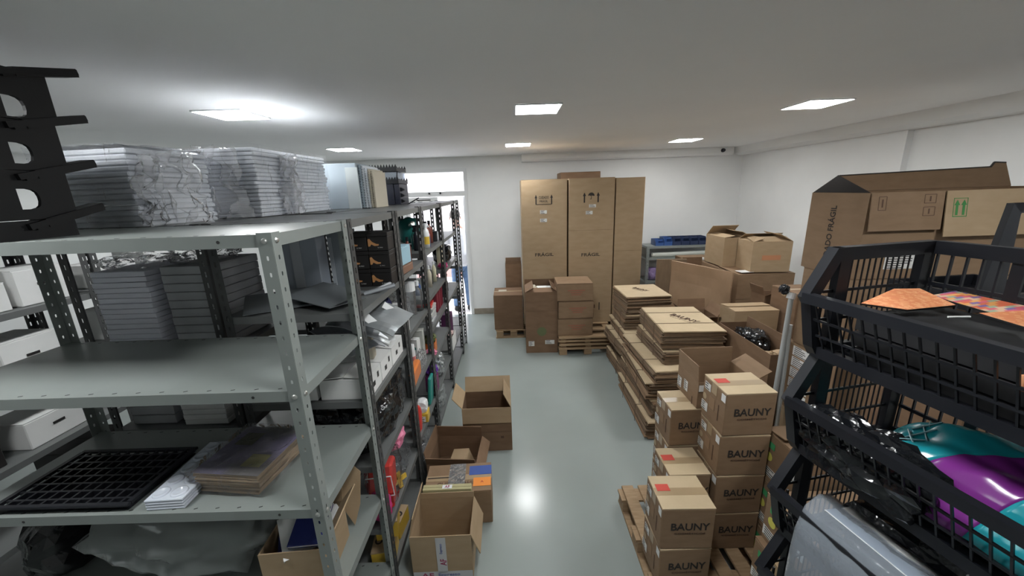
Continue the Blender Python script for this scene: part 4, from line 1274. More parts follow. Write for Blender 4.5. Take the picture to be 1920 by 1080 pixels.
carton('brown_carton', 'upright brown carton behind the one on the small pallet', (-.005, 5.90, .001), (.25, .3, 1.0), R(0), KRAFT3, 'open', {'B': (5, .05)})

# ------------------------------------------------------------------ steel shelf in the back right corner
shelf_unit('low pale steel shelf in the back right corner with blue bins on top', 2.13, 3.30, 5.98, 6.36, [1.165, .98, .60, .20], 1.17, STEEL, STEEL, W=.04)
for k in range(6):
    m_ = [BLUEP, BLUEP, NAVYP, NAVYP, NAVYP, NAVYP][k]
    x = 2.345 + k * .137
    t = thing('parts_bin', ['first', 'second', 'third', 'fourth', 'fifth', 'sixth'][k] + (' bright blue' if k < 2 else ' dark navy') + ' open-front bin from the left on the low steel shelf', 'bin', (x, 6.14, 1.166), 0, 'blue bins on the low shelf')
    h = .095 if k == 0 else .125
    b = MB()
    Mq = Matrix(((0, 0, 1, 0), (1, 0, 0, 0), (0, 1, 0, 0), (0, 0, 0, 1)))
    for xx in (-.064, .060):
        b.prism([(-.11, 0), (.11, 0), (.11, h), (-.06, h), (-.11, h * .5)], xx, xx + .004, Mq)
    b.bx(-.06, .06, -.11, .11, 0, .004).bx(-.06, .06, .106, .11, .004, h).bx(-.06, .06, -.11, -.106, .004, h * .5)
    b.build('bin_shell', m_, t)
    MB().box((0, -.062, h - .012), (.12, .006, .022)).build('cross_rail', m_, t)
o = tag(MB().tube((-.5, 0, 0), (.5, 0, 0), .042, 14).tube((-.51, 0, 0), (-.5, 0, 0), .02, 10).build('fabric_roll', mat('pale_roll', (.58, .60, .55), .6), None, (2.74, 6.05, 1.025), (0, R(-1), 0)), 'pale rolled sheet lying under the top of the low steel shelf', 'roll')
soft('lilac_bag', 'lilac plastic bag on the lower shelf beside the steel post', 'bag', (2.27, 6.10, .601), (.18, .2, .22), mat('lilac_film', (.30, .22, .42), .3), 83, .2, 3, 2.5, .3)
soft('navy_bag', 'navy bag at the end of the low steel shelf', 'bag', (2.50, 6.10, .601), (.22, .2, .24), NAVYP, 84, .2, 3, 2.5, .3)

# ------------------------------------------------------------------ big cartons and boards, back right
carton('big_carton', 'large plain carton carrying the two open-topped boxes', (2.84, 4.57, 0), (.64, .84, 1.10), 0, KRAFT, lift={-1: 3.0, 1: 0}, marks=[('s', 'F', .5, .74, .63, .002, INKB)])
carton('opened_carton', 'pale carton with loose lids on the large carton, rear one', (2.70, 4.745, 1.118), (.33, .44, .35), 0, KRAFT2, 'open', {'R': (-62, .14), 'B': (-50, .18), 'L': (-80, .12)}, marks=[('s', 'F', .72, .45, .012, .16, INKB)])
carton('opened_carton', 'yellowish carton with a red stripe print on the large carton, front one', (2.885, 4.33, 1.118), (.42, .33, .34), R(-4), KRAFT2, 'open', {'R': (-60, .16), 'B': (-62, .15), 'F': (-75, .15), 'L': (-70, .12)},
       marks=[('s', 'F', .5, .48, .20, .055, mat('orange_brown_print', (.50, .22, .11), .8))])
tag(MB().box((0, 0, 0), (.17, .11, .004)).build('paper_sheet', WHITEC, None, (2.64, 4.225, 1.122), (0, 0, R(6))), 'white sheet lying on the large carton before the boxes', 'paper')

def board(name, label, p0, p1, z0, z1, th, m_, wav=.0, lean=0.0, cat='cardboard', ncol=14):
    """upright board between two ground points, with real thickness"""
    p0, p1 = Vector((*p0, 0)), Vector((*p1, 0))
    d = p1 - p0
    nrm = Vector((-d.y, d.x, 0)).normalized()
    b = MB()
    def fn(u, v):
        z1u = z1[0] + (z1[1] - z1[0]) * u if isinstance(z1, tuple) else z1
        z = z0 + (z1u - z0) * v
        return p0 + d * u + nrm * (wav * noise.noise(Vector((u * 3, v * 3, z0 + th * 50))) + lean * v) + Vector((0, 0, z))
    b.grid(fn, ncol, 10)
    o = b.build(name, m_, None, None, None, solid=th)
    return tag(o, label, cat)

board('kraft_sheet', 'broad wrinkled kraft board leaning diagonally before the large carton', (2.36, 3.98), (1.96, 4.62), .002, (1.17, 1.20), .022, PAPERK, .03)
board('kraft_sheet', 'flat dark kraft panel standing behind the wrinkled board', (1.79, 4.66), (2.14, 4.62), .002, 1.21, .03, KRAFT4, .006)
board('kraft_sheet', 'second kraft panel behind, right of the dark slit', (2.22, 4.90), (2.47, 4.90), .002, 1.18, .02, KRAFT3, .006)
carton('shallow_carton', 'carton holding white papers behind the wrinkled board', (2.66, 5.42, 0), (.42, .5, 1.07), 0, KRAFT)
tag(MB().box((0, 0, 0), (.19, .13, .025), R(3)).build('paper_pad', WHITEC, None, (2.58, 5.26, 1.085)), 'white papers lying on the carton before the low steel shelf', 'paper')
carton('flap_carton', 'open carton with reddish raised flaps beside the flattened stack', (1.95, 3.86, 0), (.30, .28, .76), 0, KRAFT3, 'open', {'F': (70, .12), 'B': (10, .12), 'R': (30, .12), 'L': (35, .1)})
carton('upright_carton', 'small pale-topped carton on another one in the right pile', (2.28, 3.52, .62), (.42, .26, .31), 0, KRAFT2, lift={1: 4.0, -1: 0})
carton('upright_carton', 'brown carton under the small pale-topped one', (2.28, 3.52, 0), (.42, .28, .618), 0, KRAFT3)
carton('reddish_carton', 'tall reddish carton beside the grey folded pole', (2.66, 3.42, 0), (.27, .34, 1.12), 0, KRAFT3)
carton('dark_carton', 'dark brown flap carton right of the pale-topped one', (2.64, 3.80, 0), (.22, .2, .98), R(4), KRAFT3, 'open', {'L': (20, .1), 'F': (60, .08)})
# wide open carton with a black bag and flattened pieces
carton('wide_open_carton', 'wide open carton with a black bag and flattened pieces inside', (1.945, 2.85, 0), (.25, .70, .90), R(0), KRAFT3, 'open', {'R': (4, .05)})
soft('black_bag', 'black plastic bag in the wide open carton', 'bag', (1.945, 2.93, .74), (.20, .32, .20), BLKFILM, 87, .2, 4, 2.5, .3)
for i, (x, y, z, a, c, tx) in enumerate(((1.945, 2.65, .80, .19, .2, 3), (1.945, 2.62, .84, .17, .14, -5), (1.94, 2.74, .77, .19, .2, 4))):
    o = MB().box((0, 0, 0), (a, c, .018), None, .003).build('flattened_carton', KRAFT2 if i else KRAFT, None, (x, y, z), (R(tx), R(3), R([2, -6, 3][i])))
    tag(o, ['wide flattened carton lying in the wide open carton', 'folded kraft piece on top, in front of the black bag', 'flattened kraft piece left in the wide open carton'][i], 'cardboard')
soft('crumpled_kraft', 'crumpled kraft paper at the front of the wide open carton', 'paper', (1.94, 2.56, .86), (.14, .08, .05), KRAFT2, 89, .5, 3, 4)
t = thing('folded_pole', 'grey folded metal stand leaning between the cartons at right', 'stand', (1.78, 2.36, 0))
MB().tube((0, 0, .0), (.09, .10, 1.33), .016, 12).build('pole', mat('grey_tube', (.42, .44, .44), .35), t)
MB().tube((.045, -.02, .0), (.10, .08, 1.15), .014, 10).build('pole', mat('grey_tube', (.42, .44, .44), .35), t)
MB().tube((.085, .10, 1.33), (.095, .105, 1.37), .026, 12).build('end_cap', WHITEG, t)
b = MB(); blob(b, (.05, .12, 1.39), (.06, .06, .07), 91, .3, 3, 3); b.build('black_knob', BLKP, t)


# ------------------------------------------------------------------ flattened carton bundles
def bundle(label, loc, w_, d_, h_, rz=0.0, th=.0105, brand=None, jit=.012, straps=True, m_=None):
    t = thing('flattened_carton_bundle', label, 'cardboard', loc, rz, 'bundles of flattened cartons')
    n = max(2, int(h_ / th))
    th = h_ / n
    ms = []
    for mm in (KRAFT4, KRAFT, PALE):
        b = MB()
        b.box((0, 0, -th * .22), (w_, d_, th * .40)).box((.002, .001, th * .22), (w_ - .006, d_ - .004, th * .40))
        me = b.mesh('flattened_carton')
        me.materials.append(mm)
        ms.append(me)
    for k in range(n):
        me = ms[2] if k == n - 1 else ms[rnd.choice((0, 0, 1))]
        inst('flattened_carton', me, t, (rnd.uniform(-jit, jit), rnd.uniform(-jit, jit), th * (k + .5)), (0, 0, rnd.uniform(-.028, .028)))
    if straps:
        for y in (-d_ * .22, d_ * .22):
            b = MB()
            X = w_ / 2 + jit + .003
            b.bx(-X, X, y - .003, y + .003, h_ + .0005, h_ + .003).bx(-X - .002, -X, y - .003, y + .003, 0.002, h_ + .003).bx(X, X + .002, y - .003, y + .003, 0.002, h_ + .003)
            b.build('string', mat('brown_string', (.12, .08, .05), .8), t)
    if brand:
        lettering(t, 'BAUNY', Matrix.Translation((brand[0], brand[1], h_ + .0032)), brand[3], brand[4], INKB, .02, brand[2])
        lettering(t, 'COSMÉTICOS', Matrix.Translation((brand[0] + .0, brand[1], h_ + .0032)) @ Matrix.Rotation(brand[2], 4, 'Z') @ Matrix.Translation((0, -brand[4] * .9, 0)), brand[3] * .8, .008, INKB, 0, 0)
    return t

# pile under stack A / B, farther and nearer halves
zA = 0
for k, (h, dx, lb) in enumerate(((.15, .0, 'bottom'), (.15, .02, 'second'), (.13, -.03, 'third'), (.12, .02, 'fourth'))):
    bundle(lb + ' bundle of flattened cartons at the far end of the pile', (1.43 + dx, 4.16, zA + .001), .54, .66, h, R([1, -2, 2, -1][k]))
    zA += h + .004
bundle('tied flattened bundle, second from the top of the far pile', (1.46, 4.20, zA), .50, .54, .17, R(-1)); zA += .175
bundle('branded flattened bundle topping the far pile', (1.46, 4.21, zA), .49, .52, .945 - zA, R(2), brand=(.0, .02, R(-62), .20, .06), straps=False)
zB = 0
for k, (h, dx, dy, lb) in enumerate(((.17, .0, -.02, 'bottom'), (.16, .03, .0, 'second'), (.15, .02, .02, 'third'), (.11, .05, .0, 'fourth'))):
    bundle(lb + ' bundle of flattened cartons at the near end of the pile', (1.38 + dx, 3.30 + dy, zB + .001), .56, .92 - .02 * k, h, R([-1, 1.5, -2, 1][k]), jit=.022)
    zB += h + .004
bundle('tied flattened bundle under the branded one on the near pile', (1.52, 3.34, zB), .53, .68, .12, R(1)); zB += .125
bundle('branded flattened bundle tied with two strings on the near pile', (1.53, 3.35, zB), .52, .69, .90 - zB, R(-3), brand=(.04, -.02, R(-58), .28, .07))

# ------------------------------------------------------------------ branded cartons on the front pallet
BW, BD, BH = .255, .215, .238
def bauny(label, x, y, z, rz=0.0, open_=False, w_=BW, brandtop=False):
    sz = (w_, BD, BH)
    mk = [('t', 'F', .55, .56, .185, .042, ('BAUNY', INK)), ('t', 'F', .55, .40, .15, .011, ('COSMÉTICOS', INKB)),
          ('s', 'L', .22, .80, .055, .042, None), ('s', 'L', .14, .28, .06, .05, None), ('s', 'L', .90, .86, .035, .040, WHITEC), ('d', 'L', .12, .52, .018, 0, mat('tan_dot', (.42, .32, .2), .7)),
          ('s', 'L', .45, .5, .05, .065, mat('brown_print', (.30, .19, .11), .8)), ('s', 'L', .74, .42, .006, .09, INKB)]
    if brandtop:
        mk.append(('s', 'T', .19, .62, .065, .045, INKR, .0018))
    if open_:
        return carton('branded_carton', label, (x, y, z), sz, rz, KRAFT, 'open', {'L': 5, 'B': 2}, marks=mk[2:], group='branded cartons on the front pallet')
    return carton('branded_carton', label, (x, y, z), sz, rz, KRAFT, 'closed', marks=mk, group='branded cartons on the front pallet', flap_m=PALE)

PZ = .1305
names = ['bottom', 'second', 'third', 'top']
for k in range(4):
    bauny(names[k] + ' branded carton of the tallest stack on the front pallet', 1.158, 1.785, PZ + k * (BH + .003), R([0, 1, -1, 1][k]), brandtop=(k == 3))
for k in range(2):
    bauny(['lower', 'upper'][k] + ' branded carton of the nearest stack, by the pallet edge', .80, 1.585, PZ + k * (BH + .003), R([1, -1][k]), brandtop=(k == 1))
for k in range(3):
    bauny(['bottom', 'middle', 'top'][k] + ' branded carton of the stack behind, beside the flattened pile', 1.005, 2.035, PZ + k * (BH + .003), R([0, -1, 1][k]))
for k in range(3):
    bauny(['bottom', 'middle', 'top'][k] + ' branded carton hidden behind the tallest stack', 1.268, 2.04, PZ + k * (BH + .003), R([1, 0, 0][k]))
for k in range(2):
    bauny(['lower', 'upper'][k] + ' branded carton wedged between the nearest and tallest stacks, red print on top', .903, 1.805, PZ + k * (BH + .003), 0, brandtop=(k == 1), w_=.22)
t = carton('branded_carton', 'branded carton left open with raised flaps on the rear stack', (1.185, 2.06, PZ + 3 * (BH + .003) + .001), (.33, .25, .16), R(1), KRAFT, 'open', {'L': (4, .10), 'B': (2, .10), 'F': (178, .02), 'R': (60, .1)}, group='branded cartons on the front pallet',
           marks=[('s', 'L', .12, .35, .05, .065, None), ('s', 'L', .45, .45, .045, .065, None), ('s', 'F', .06, .8, .035, .04, WHITEC, .006), ('s', 'L', .78, .1, .006, .06, INKB)])

# cartons with green and yellow labels
def label_carton(label, x, y, z, sz, rz=0.0, lift=None):
    return carton('labelled_carton', label, (x, y, z), sz, rz, KRAFT, 'closed', tape=lift is None, lift=lift, group='green-labelled cartons',
                  marks=[('s', 'L', .22, .76, .05, .035, GREENL), ('d', 'L', .20, .52, .024, 0, YELLOW), ('s', 'L', .30, .22, .15, .05, None), ('s', 'L', .74, .62, .07, .06, None), ('s', 'L', .58, .35, .006, .09, INKB)])
for k in range(3):
    label_carton(['bottom', 'middle', 'top'][k] + ' green-labelled carton of the stack behind the black baskets', 1.484, 1.602, .001 + k * .2855, (.37, .285, .2825), R([.3, -.3, 0][k]), {1: 9.0, -1: 0} if k == 2 else None)
for k in range(3):
    label_carton(['bottom', 'middle', 'top'][k] + ' green-labelled carton of the stack nearest the basket handles', 1.30 + (.025 if k == 2 else 0), 1.298, .001 + k * .2435, (.40, .28, .241), R([0, .4, -.4][k]))

# tall pile by the right wall
carton('label_sheet_carton', 'carton with many white labels down its side in the right pile', (2.20, 2.255, .545), (.60, .39, .485), 0, KRAFT,
       marks=[('s', 'L', .33, .10 + .16 * q, .17, .065, None) for q in range(6)] + [('s', 'L', .72, .5, .06, .3, None)])
carton('plain_carton', 'bottom carton of the tall right pile', (2.20, 2.26, 0), (.58, .40, .27), 0, KRAFT3)
carton('plain_carton', 'second carton of the tall right pile', (2.20, 2.25, .272), (.60, .40, .27), 0, KRAFT2)
carton('caution_carton', 'carton with upright caution lettering under the big open one', (2.20, 2.255, 1.032), (.58, .38, .52), 0, KRAFT,
       marks=[('t', 'L', .62, .55, .34, .05, ('CUIDADO FRÁGIL', INK, PI / 2)), ('s', 'F', .55, .88, .15, .06, None)])
for k in range(3):
    carton('plain_carton', ['lowest', 'middle', 'upper'][k] + ' plain carton right of the caution carton', (2.82, 2.27, .001 + k * .516), (.60, .40, .513), 0, [KRAFT3, KRAFT, KRAFT2][k], marks=[('s', 'F', .2, .7, .13, .1, None)])
t = carton('caution_carton', 'big open carton with caution lettering on top of the right pile', (2.52, 2.26, 1.556), (1.24, .40, .47), 0, KRAFT, 'open', {},
           marks=[('t', 'L', .45, .44, .38, .048, ('CUIDADO FRÁGIL', INK, PI / 2)), ('s', 'F', .2, .22, .20, .10, None)])
b = MB()
b.prism([(-.61, 0), (-.44, .10), (.52, .125), (.55, .155), (.618, .15), (.618, 0)], -.0025, .0025, Matrix(((1, 0, 0, 0), (0, 0, -1, 0), (0, 1, 0, 0), (0, 0, 0, 1))))
b.build('flap', KRAFT, t, (0, .1975, .471), (R(-22), 0, 0))
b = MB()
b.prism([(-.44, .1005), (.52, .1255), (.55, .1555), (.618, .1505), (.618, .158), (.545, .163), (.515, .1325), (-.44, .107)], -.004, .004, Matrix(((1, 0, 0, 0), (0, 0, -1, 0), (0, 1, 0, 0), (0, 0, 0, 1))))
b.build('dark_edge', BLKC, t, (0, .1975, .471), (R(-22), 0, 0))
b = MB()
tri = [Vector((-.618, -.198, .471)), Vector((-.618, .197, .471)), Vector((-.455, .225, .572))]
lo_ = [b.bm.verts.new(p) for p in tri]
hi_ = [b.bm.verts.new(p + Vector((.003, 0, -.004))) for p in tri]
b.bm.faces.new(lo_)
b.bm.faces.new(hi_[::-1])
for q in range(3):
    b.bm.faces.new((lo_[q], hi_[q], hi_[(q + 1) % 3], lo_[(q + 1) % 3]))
b.build('flap', mat('painted_shade_flap', (.012, .009, .008), .95, spec=.03), t)  # near-black colour stands in for the shade inside the open carton
for i, (x0, x1, h, m_) in enumerate(((-.618, -.235, .20, KRAFT), (-.225, .615, .24, KRAFT2))):
    o = MB().bx(x0, x1, -.0025, .0025, -h, 0).build('hanging_flap', m_, t, (0, -.207, .468), (R(-5 - 2 * i), 0, 0))
    if i == 0:
        for (xx, zz, W, H) in ((-.56, -.09, .04, .07), (-.31, -.06, .06, .045), (-.31, -.125, .06, .045)):
            b = MB().box((xx, -.0032, zz), (W, .0006, .003)).box((xx, -.0032, zz + H), (W, .0006, .003)).box((xx - W / 2, -.0032, zz + H / 2), (.003, .0006, H)).box((xx + W / 2, -.0032, zz + H / 2), (.003, .0006, H))
            b.build('printed_frame', INKB, o)
            MB().box((xx, -.0032, zz + H / 2), (.008, .0006, H * .6)).build('printed_mark', INKB, o)
    else:
        b = MB().box((-.15, -.0032, -.135), (.075, .0006, .004)).box((-.15, -.0032, -.04), (.075, .0006, .003)).box((-.186, -.0032, -.0875), (.003, .0006, .095)).box((-.114, -.0032, -.0875), (.003, .0006, .095))
        b.build('printed_frame', INKG, o)
        for xx in (-.168, -.132):
            q = arrow_up(o, Matrix(((1, 0, 0, xx), (0, 0, -1, -.0030), (0, 1, 0, -.088), (0, 0, 0, 1))), .03, .08, INKG)


# ------------------------------------------------------------------ black stacking baskets, front right
def basket(label, loc, rz, group='black stacking baskets'):
    """picking basket: local x = width (low open lip at -x), local y = length, z up; base centre origin"""
    t = thing('stacking_basket', label, 'basket', loc, rz, group)
    W_, L_, H_ = .37, .56, .305
    xl, xr, y0, y1 = -W_ / 2, W_ / 2, -L_ / 2, L_ / 2
    # end walls
    for s_, yy in ((1, y1), (-1, y0)):
        b = MB()
        b.bx(xl + .03, xr, yy - .012, yy + .012, H_ - .035, H_)                                   # top rail
        b.bx(xl + .05, xl + .085, yy - .010, yy + .010, 0, H_ - .035)                              # inner post
        b.bx(xr - .04, xr - .001, yy - .010, yy + .010, 0, H_ - .035)
        b.bx(xl + .03, xr, yy - .008, yy + .008, 0, .03)
        for z in (.105, .185):
            b.bx(xl + .02, xr - .03, yy - .002, yy + .002, z - .004, z + .004)
        n = 12
        for k in range(n):
            x = xl + .09 + (W_ - .135) * (k + .5) / n
            b.bx(x - .0015, x + .0015, yy - .0015, yy + .0015, .03, H_ - .035)
        b.bx(xl + .018, xl + .024, yy - .003, yy + .003, .03, .16)
        b.build('end_wall', BLKP, t)
        # slanted handle from the high rail down to the low lip
        b = MB()
        Mq = Matrix(((1, 0, 0, 0), (0, 0, -1, yy), (0, 1, 0, 0), (0, 0, 0, 1)))
        b.prism([(xl + .055, H_), (xl + .03, H_), (xl - .045, .175), (xl - .03, .155), (xl + .0, .03), (xl + .02, .0), (xl + .05, .0), (xl + .02, .05), (xl - .012, .165), (xl + .045, H_ - .035)], -.014, .014, Mq)
        b.build('handle', BLKP, t)
    # back wall
    b = MB()
    b.bx(xr - .012, xr + .012, y0 + .012, y1 - .012, H_ - .035, H_).bx(xr - .008, xr + .008, y0 + .012, y1 - .012, 0, .03)
    for z in (.105, .185):
        b.bx(xr - .0035, xr + .0035, y0 + .012, y1 - .012, z - .005, z + .005)
    n = 18
    for k in range(n):
        y = y0 + L_ * (k + .5) / n
        wd = .012 if k % 6 == 0 else .002
        b.bx(xr - .004, xr + .004, y - wd, y + wd, .03, H_ - .035)
    b.build('back_wall', BLKP, t)
    # low flared front lip
    b = MB()
    b.bar((xl - .035, y0, .175), (xl - .035, y1, .175), .024, .026)
    b.bar((xl + .025, y0, .015), (xl + .025, y1, .015), .02, .03)
    for f in (.32, .62):
        b.bar((xl + .025 - .06 * f, y0, .015 + .16 * f), (xl + .025 - .06 * f, y1, .015 + .16 * f), .005, .006)
    n = 20
    for k in range(n + 1):
        y = y0 + L_ * k / n
        b.bar((xl + .025, y, .015), (xl - .035, y, .175), .004, .004)
    b.build('front_lip', BLKP, t)
    # floor grid
    b = MB()
    n = 9
    for k in range(n + 1):
        x = xl + .03 + (W_ - .04) * k / n
        b.bx(x - .005, x + .005, y0 + .01, y1 - .01, .0, .009)
    n = 13
    for k in range(n + 1):
        y = y0 + .01 + (L_ - .02) * k / n
        b.bx(xl + .03, xr - .01, y - .004, y + .004, .001, .0085)
    b.build('floor_grid', BLKP, t)
    return t

BX, BY, BRZ = 1.050, .745, R(11)
TIER = .3085
for k in range(6):
    basket(['lowest', 'second', 'third', 'fourth', 'fifth', 'topmost'][k] + ' black lattice basket of the stack at the right edge', (BX, BY, .08 + k * TIER), BRZ)
t = thing('dolly', 'black wheeled base under the basket stack', 'dolly', (BX, BY, 0), BRZ)
MB().bx(-.16, .18, -.27, .27, .05, .078).build('deck', BLKP, t)
for sx in (-.12, .14):
    for sy in (-.22, .22):
        MB().tube((sx - .012, sy, .0255), (sx + .012, sy, .0255), .025, 12).build('wheel', BLKP, t)
Bm = Matrix.Translation((BX, BY, 0)) @ Matrix.Rotation(BRZ, 4, 'Z')

# further black crate standing on end behind the baskets
t = thing('handled_crate', 'black plastic crate end with a tapered handle opening behind the top basket', 'crate', (1.93, 1.38, 1.60), R(6))
b = MB()
Mq = Matrix(((1, 0, 0, 0), (0, 0, -1, 0), (0, 1, 0, 0), (0, 0, 0, 1)))
b.prism([(-.22, 0), (-.175, .40), (-.12, .40), (-.155, .34), (-.165, 0)][:3] + [(-.135, .36), (-.10, .0)], -.01, .01, Mq)
b.prism([(.03, 0), (.065, .36), (.12, .40), (.22, .40), (.22, 0)], -.01, .01, Mq)
b.prism([(-.175, .40), (.12, .40), (.065, .365), (-.135, .365)], -.01, .01, Mq)
b.prism([(-.10, 0), (.03, 0), (.035, .06), (-.105, .06)], -.01, .01, Mq)
b.build('end_panel', BLKP, t)
MB().bx(-.21, .22, .0105, .30, 0, .012).bx(-.21, .22, .288, .30, .012, .06).bx(.205, .22, .0105, .288, .012, .06).bx(-.21, -.195, .0105, .288, .012, .06).build('crate_floor', BLKP, t)
carton('plain_carton', 'carton supporting the black crate end at the right edge', (1.93, 1.50, .865), (.38, .40, .73), 0, KRAFT3)
carton('plain_carton', 'lower carton under the black crate end at the right edge', (1.93, 1.50, .001), (.38, .40, .86), 0, KRAFT3)


# ------------------------------------------------------------------ basket contents
def pattern_mat(name, cols, scale, ang):
    if name in MATS:
        return MATS[name]
    m = bpy.data.materials.new(name)
    m.use_nodes = True
    nt = m.node_tree
    bs = nt.nodes['Principled BSDF']
    bs.inputs['Roughness'].default_value = .55
    tc = nt.nodes.new('ShaderNodeTexCoord')
    mp = nt.nodes.new('ShaderNodeMapping')
    mp.inputs['Rotation'].default_value = (0, 0, ang)
    br = nt.nodes.new('ShaderNodeTexBrick')
    br.inputs['Scale'].default_value = scale
    br.inputs['Mortar Size'].default_value = .0
    br.inputs['Color1'].default_value = (0, 0, 0, 1)
    br.inputs['Color2'].default_value = (1, 1, 1, 1)
    cr = nt.nodes.new('ShaderNodeValToRGB')
    cr.color_ramp.interpolation = 'CONSTANT'
    while len(cr.color_ramp.elements) < len(cols):
        cr.color_ramp.elements.new(.5)
    for i, c in enumerate(cols):
        cr.color_ramp.elements[i].position = i / len(cols)
        cr.color_ramp.elements[i].color = (*c, 1)
    nt.links.new(tc.outputs['Object'], mp.inputs[0])
    nt.links.new(mp.outputs[0], br.inputs[0])
    nt.links.new(br.outputs['Color'], cr.inputs[0])
    nt.links.new(cr.outputs[0], bs.inputs['Base Color'])
    MATS[name] = m
    return m

ORPAT = pattern_mat('orange_zigzag_paper', [(.80, .30, .13), (.86, .40, .20), (.78, .27, .12)], 60, .6)
MULTI = pattern_mat('multicolour_paper', [(.70, .16, .08), (.78, .38, .12), (.22, .14, .34), (.35, .42, .30), (.62, .12, .16), (.70, .45, .30)], 26, .1)
BLKPAPER = mat('black_paper', (.014, .014, .016), .55)

def flat_bag(label, pts, z, m_, tilt=(0, 0), th=.006):
    c = sum((Vector((x, y, 0)) for x, y in pts), Vector()) / len(pts)
    t = thing('gift_bag', label, 'bag', (c.x, c.y, z), 0, 'flat gift bags in the top basket')
    t.rotation_euler = (R(tilt[0]), R(tilt[1]), 0)
    loc = [(x - c.x, y - c.y) for x, y in pts]
    MB().prism(loc, 0, th).build('bag_body', BLKPAPER, t)
    MB().prism([(x * .985, y * .985) for x, y in loc], th + .0002, th + .001).build('printed_face', m_, t)
    return t

FZ = .08 + 5 * TIER + .012
for k in range(3):
    flat_bag(['lowest', 'middle', 'upper'][k] + ' plain black gift bag lying in the top basket', [tuple((Bm @ Vector((*p, 0)))[:2]) for p in ((-.14, -.24), (.14, -.25), (.145, .22), (-.13, .21))], FZ + .004 + k * .042, BLKPAPER, (0, 0), .036)
flat_bag('orange patterned gift bag folded to a point in the top basket, far one', [(.90, .945), (1.03, .995), (1.09, .985), (1.10, .90), (.98, .90)], 1.790, ORPAT, (16, -4), .004)
flat_bag('multicoloured patterned gift bag along the back of the top basket', [(1.125, .985), (1.19, .985), (1.235, .76), (1.135, .80)], 1.785, MULTI, (4, -9), .004)
flat_bag('orange patterned gift bag corner in the top basket, near one', [(1.03, .80), (1.16, .79), (1.07, .70)], 1.795, ORPAT, (12, -4), .004)
tag(MB().tube((-.02, 0, 0), (.02, 0, .004), .0025, 6).build('bag_tag', WHITEC, None, (1.07, .865, 1.768), (0, 0, R(-20))), 'tiny white tag lying on the black gift bags', 'tag')
# orange paper under the lattice
tag(MB().box((0, 0, 0), (.10, .22, .03), BRZ).build('orange_paper_pack', ORPAT, None, tuple(Bm @ Vector((-.10, -.20, FZ + .095)))), 'orange paper pack glowing through the top basket lattice', 'paper')

# teal and purple plastic bag
def film_sheet(name, label, fn, nu, nv, m_, cat='bag', th=.002):
    b = MB()
    b.grid(fn, nu, nv)
    o = b.build(name, m_, None, None, None, smooth=True, solid=th)
    return tag(o, label, cat)

TZ = .08 + 4 * TIER
t = thing('plastic_bag', 'glossy teal plastic bag with a purple band in the second basket', 'bag', tuple(Bm @ Vector((0.0, -.06, TZ + .012))), BRZ)
TEALF = mat('teal_film', (.015, .30, .36), .22, bump=.35, bscale=9)
PURF = mat('purple_film', (.20, .03, .24), .22, bump=.35, bscale=9)
def pil(u, v):
    x, y = (u - .5) * .32, (v - .5) * .50
    e = (1 - abs(2 * u - 1) ** 4) * (1 - abs(2 * v - 1) ** 4)
    return Vector((x, y, .05 + .13 * e + noise.noise(Vector((x * 9, y * 7, 3))) * .030 + noise.noise(Vector((x * 26, y * 20, 5))) * .010))
NU, NV = 40, 24
bt, bp = MB(), MB()
va = lambda u: max(.02, (.40 - .35 * u) / .9)
vb = lambda u: (.64 - .35 * u) / .9
for tgt, f0, f1 in ((bt, lambda u: 0.0, va), (bp, va, vb), (bt, vb, lambda u: 1.0)):
    tgt.grid(lambda u, v, f0=f0, f1=f1: pil(u, f0(u) + (f1(u) - f0(u)) * v), NU, NV)
for q, nm, m_ in ((bt, 'bag_film', TEALF), (bp, 'purple_band', PURF)):
    bmesh.ops.remove_doubles(q.bm, verts=q.bm.verts, dist=1e-5)
    q.build(nm, m_, t, smooth=True, solid=.0015)
# pale scribbled emblem on the bag
b = MB()
for (x0, y0, x1, y1) in ((-.08, .13, -.03, .17), (-.06, .16, -.01, .13), (-.05, .12, .0, .16), (-.02, .17, .02, .14), (-.09, .15, -.05, .125), (.0, .15, .03, .165)):
    p0, p1 = pil(x0 / .32 + .5, y0 / .5 + .5), pil(x1 / .32 + .5, y1 / .5 + .5)
    b.bar(p0 + Vector((0, 0, .002)), p1 + Vector((0, 0, .002)), .008, .002)
b.build('pale_emblem', mat('pale_teal_print', (.40, .62, .66), .4), t)
soft('black_film_bag', 'shiny black plastic bag crumpled over the second basket lip', 'bag', tuple(Bm @ Vector((-.135, .12, TZ + .012))), (.13, .32, .17), BLKFILM, 93, .3, 4, 3, .3, rz=BRZ)
T3 = .08 + 3 * TIER
soft('black_film_bag', 'shiny black plastic bag filling the third basket', 'bag', tuple(Bm @ Vector((.03, -.04, T3 + .012))), (.30, .48, .24), BLKFILM, 95, .18, 4, 2.4, .4, rz=BRZ)
soft('clear_film_bag', 'crumpled clear plastic bag at the lip of the third basket', 'bag', tuple(Bm @ Vector((-.12, -.10, T3 + .012))), (.10, .36, .20), FILMC, 97, .35, 4, 3.4, .2, rz=BRZ)
def drape(u, v):
    # u along the lip, v from inside the basket over the lip and down outside
    y = .20 - u * .36
    path = [(-.10, .20), (-.16, .225), (-.215, .205), (-.245, .15), (-.262, .07), (-.27, -.02), (-.275, -.10)]
    f = v * (len(path) - 1)
    i = min(int(f), len(path) - 2)
    f -= i
    x = path[i][0] + (path[i + 1][0] - path[i][0]) * f
    z = path[i][1] + (path[i + 1][1] - path[i][1]) * f
    n = noise.noise(Vector((u * 3, v * 3, 8))) * .014
    return Bm @ Vector((x - abs(n), y + v * -.05, T3 + z + n * .4))
film_sheet('plastic_sheet', 'milky translucent plastic sheet hanging over the third basket lip', drape, 24, 24, FILMB, 'plastic', .0012)
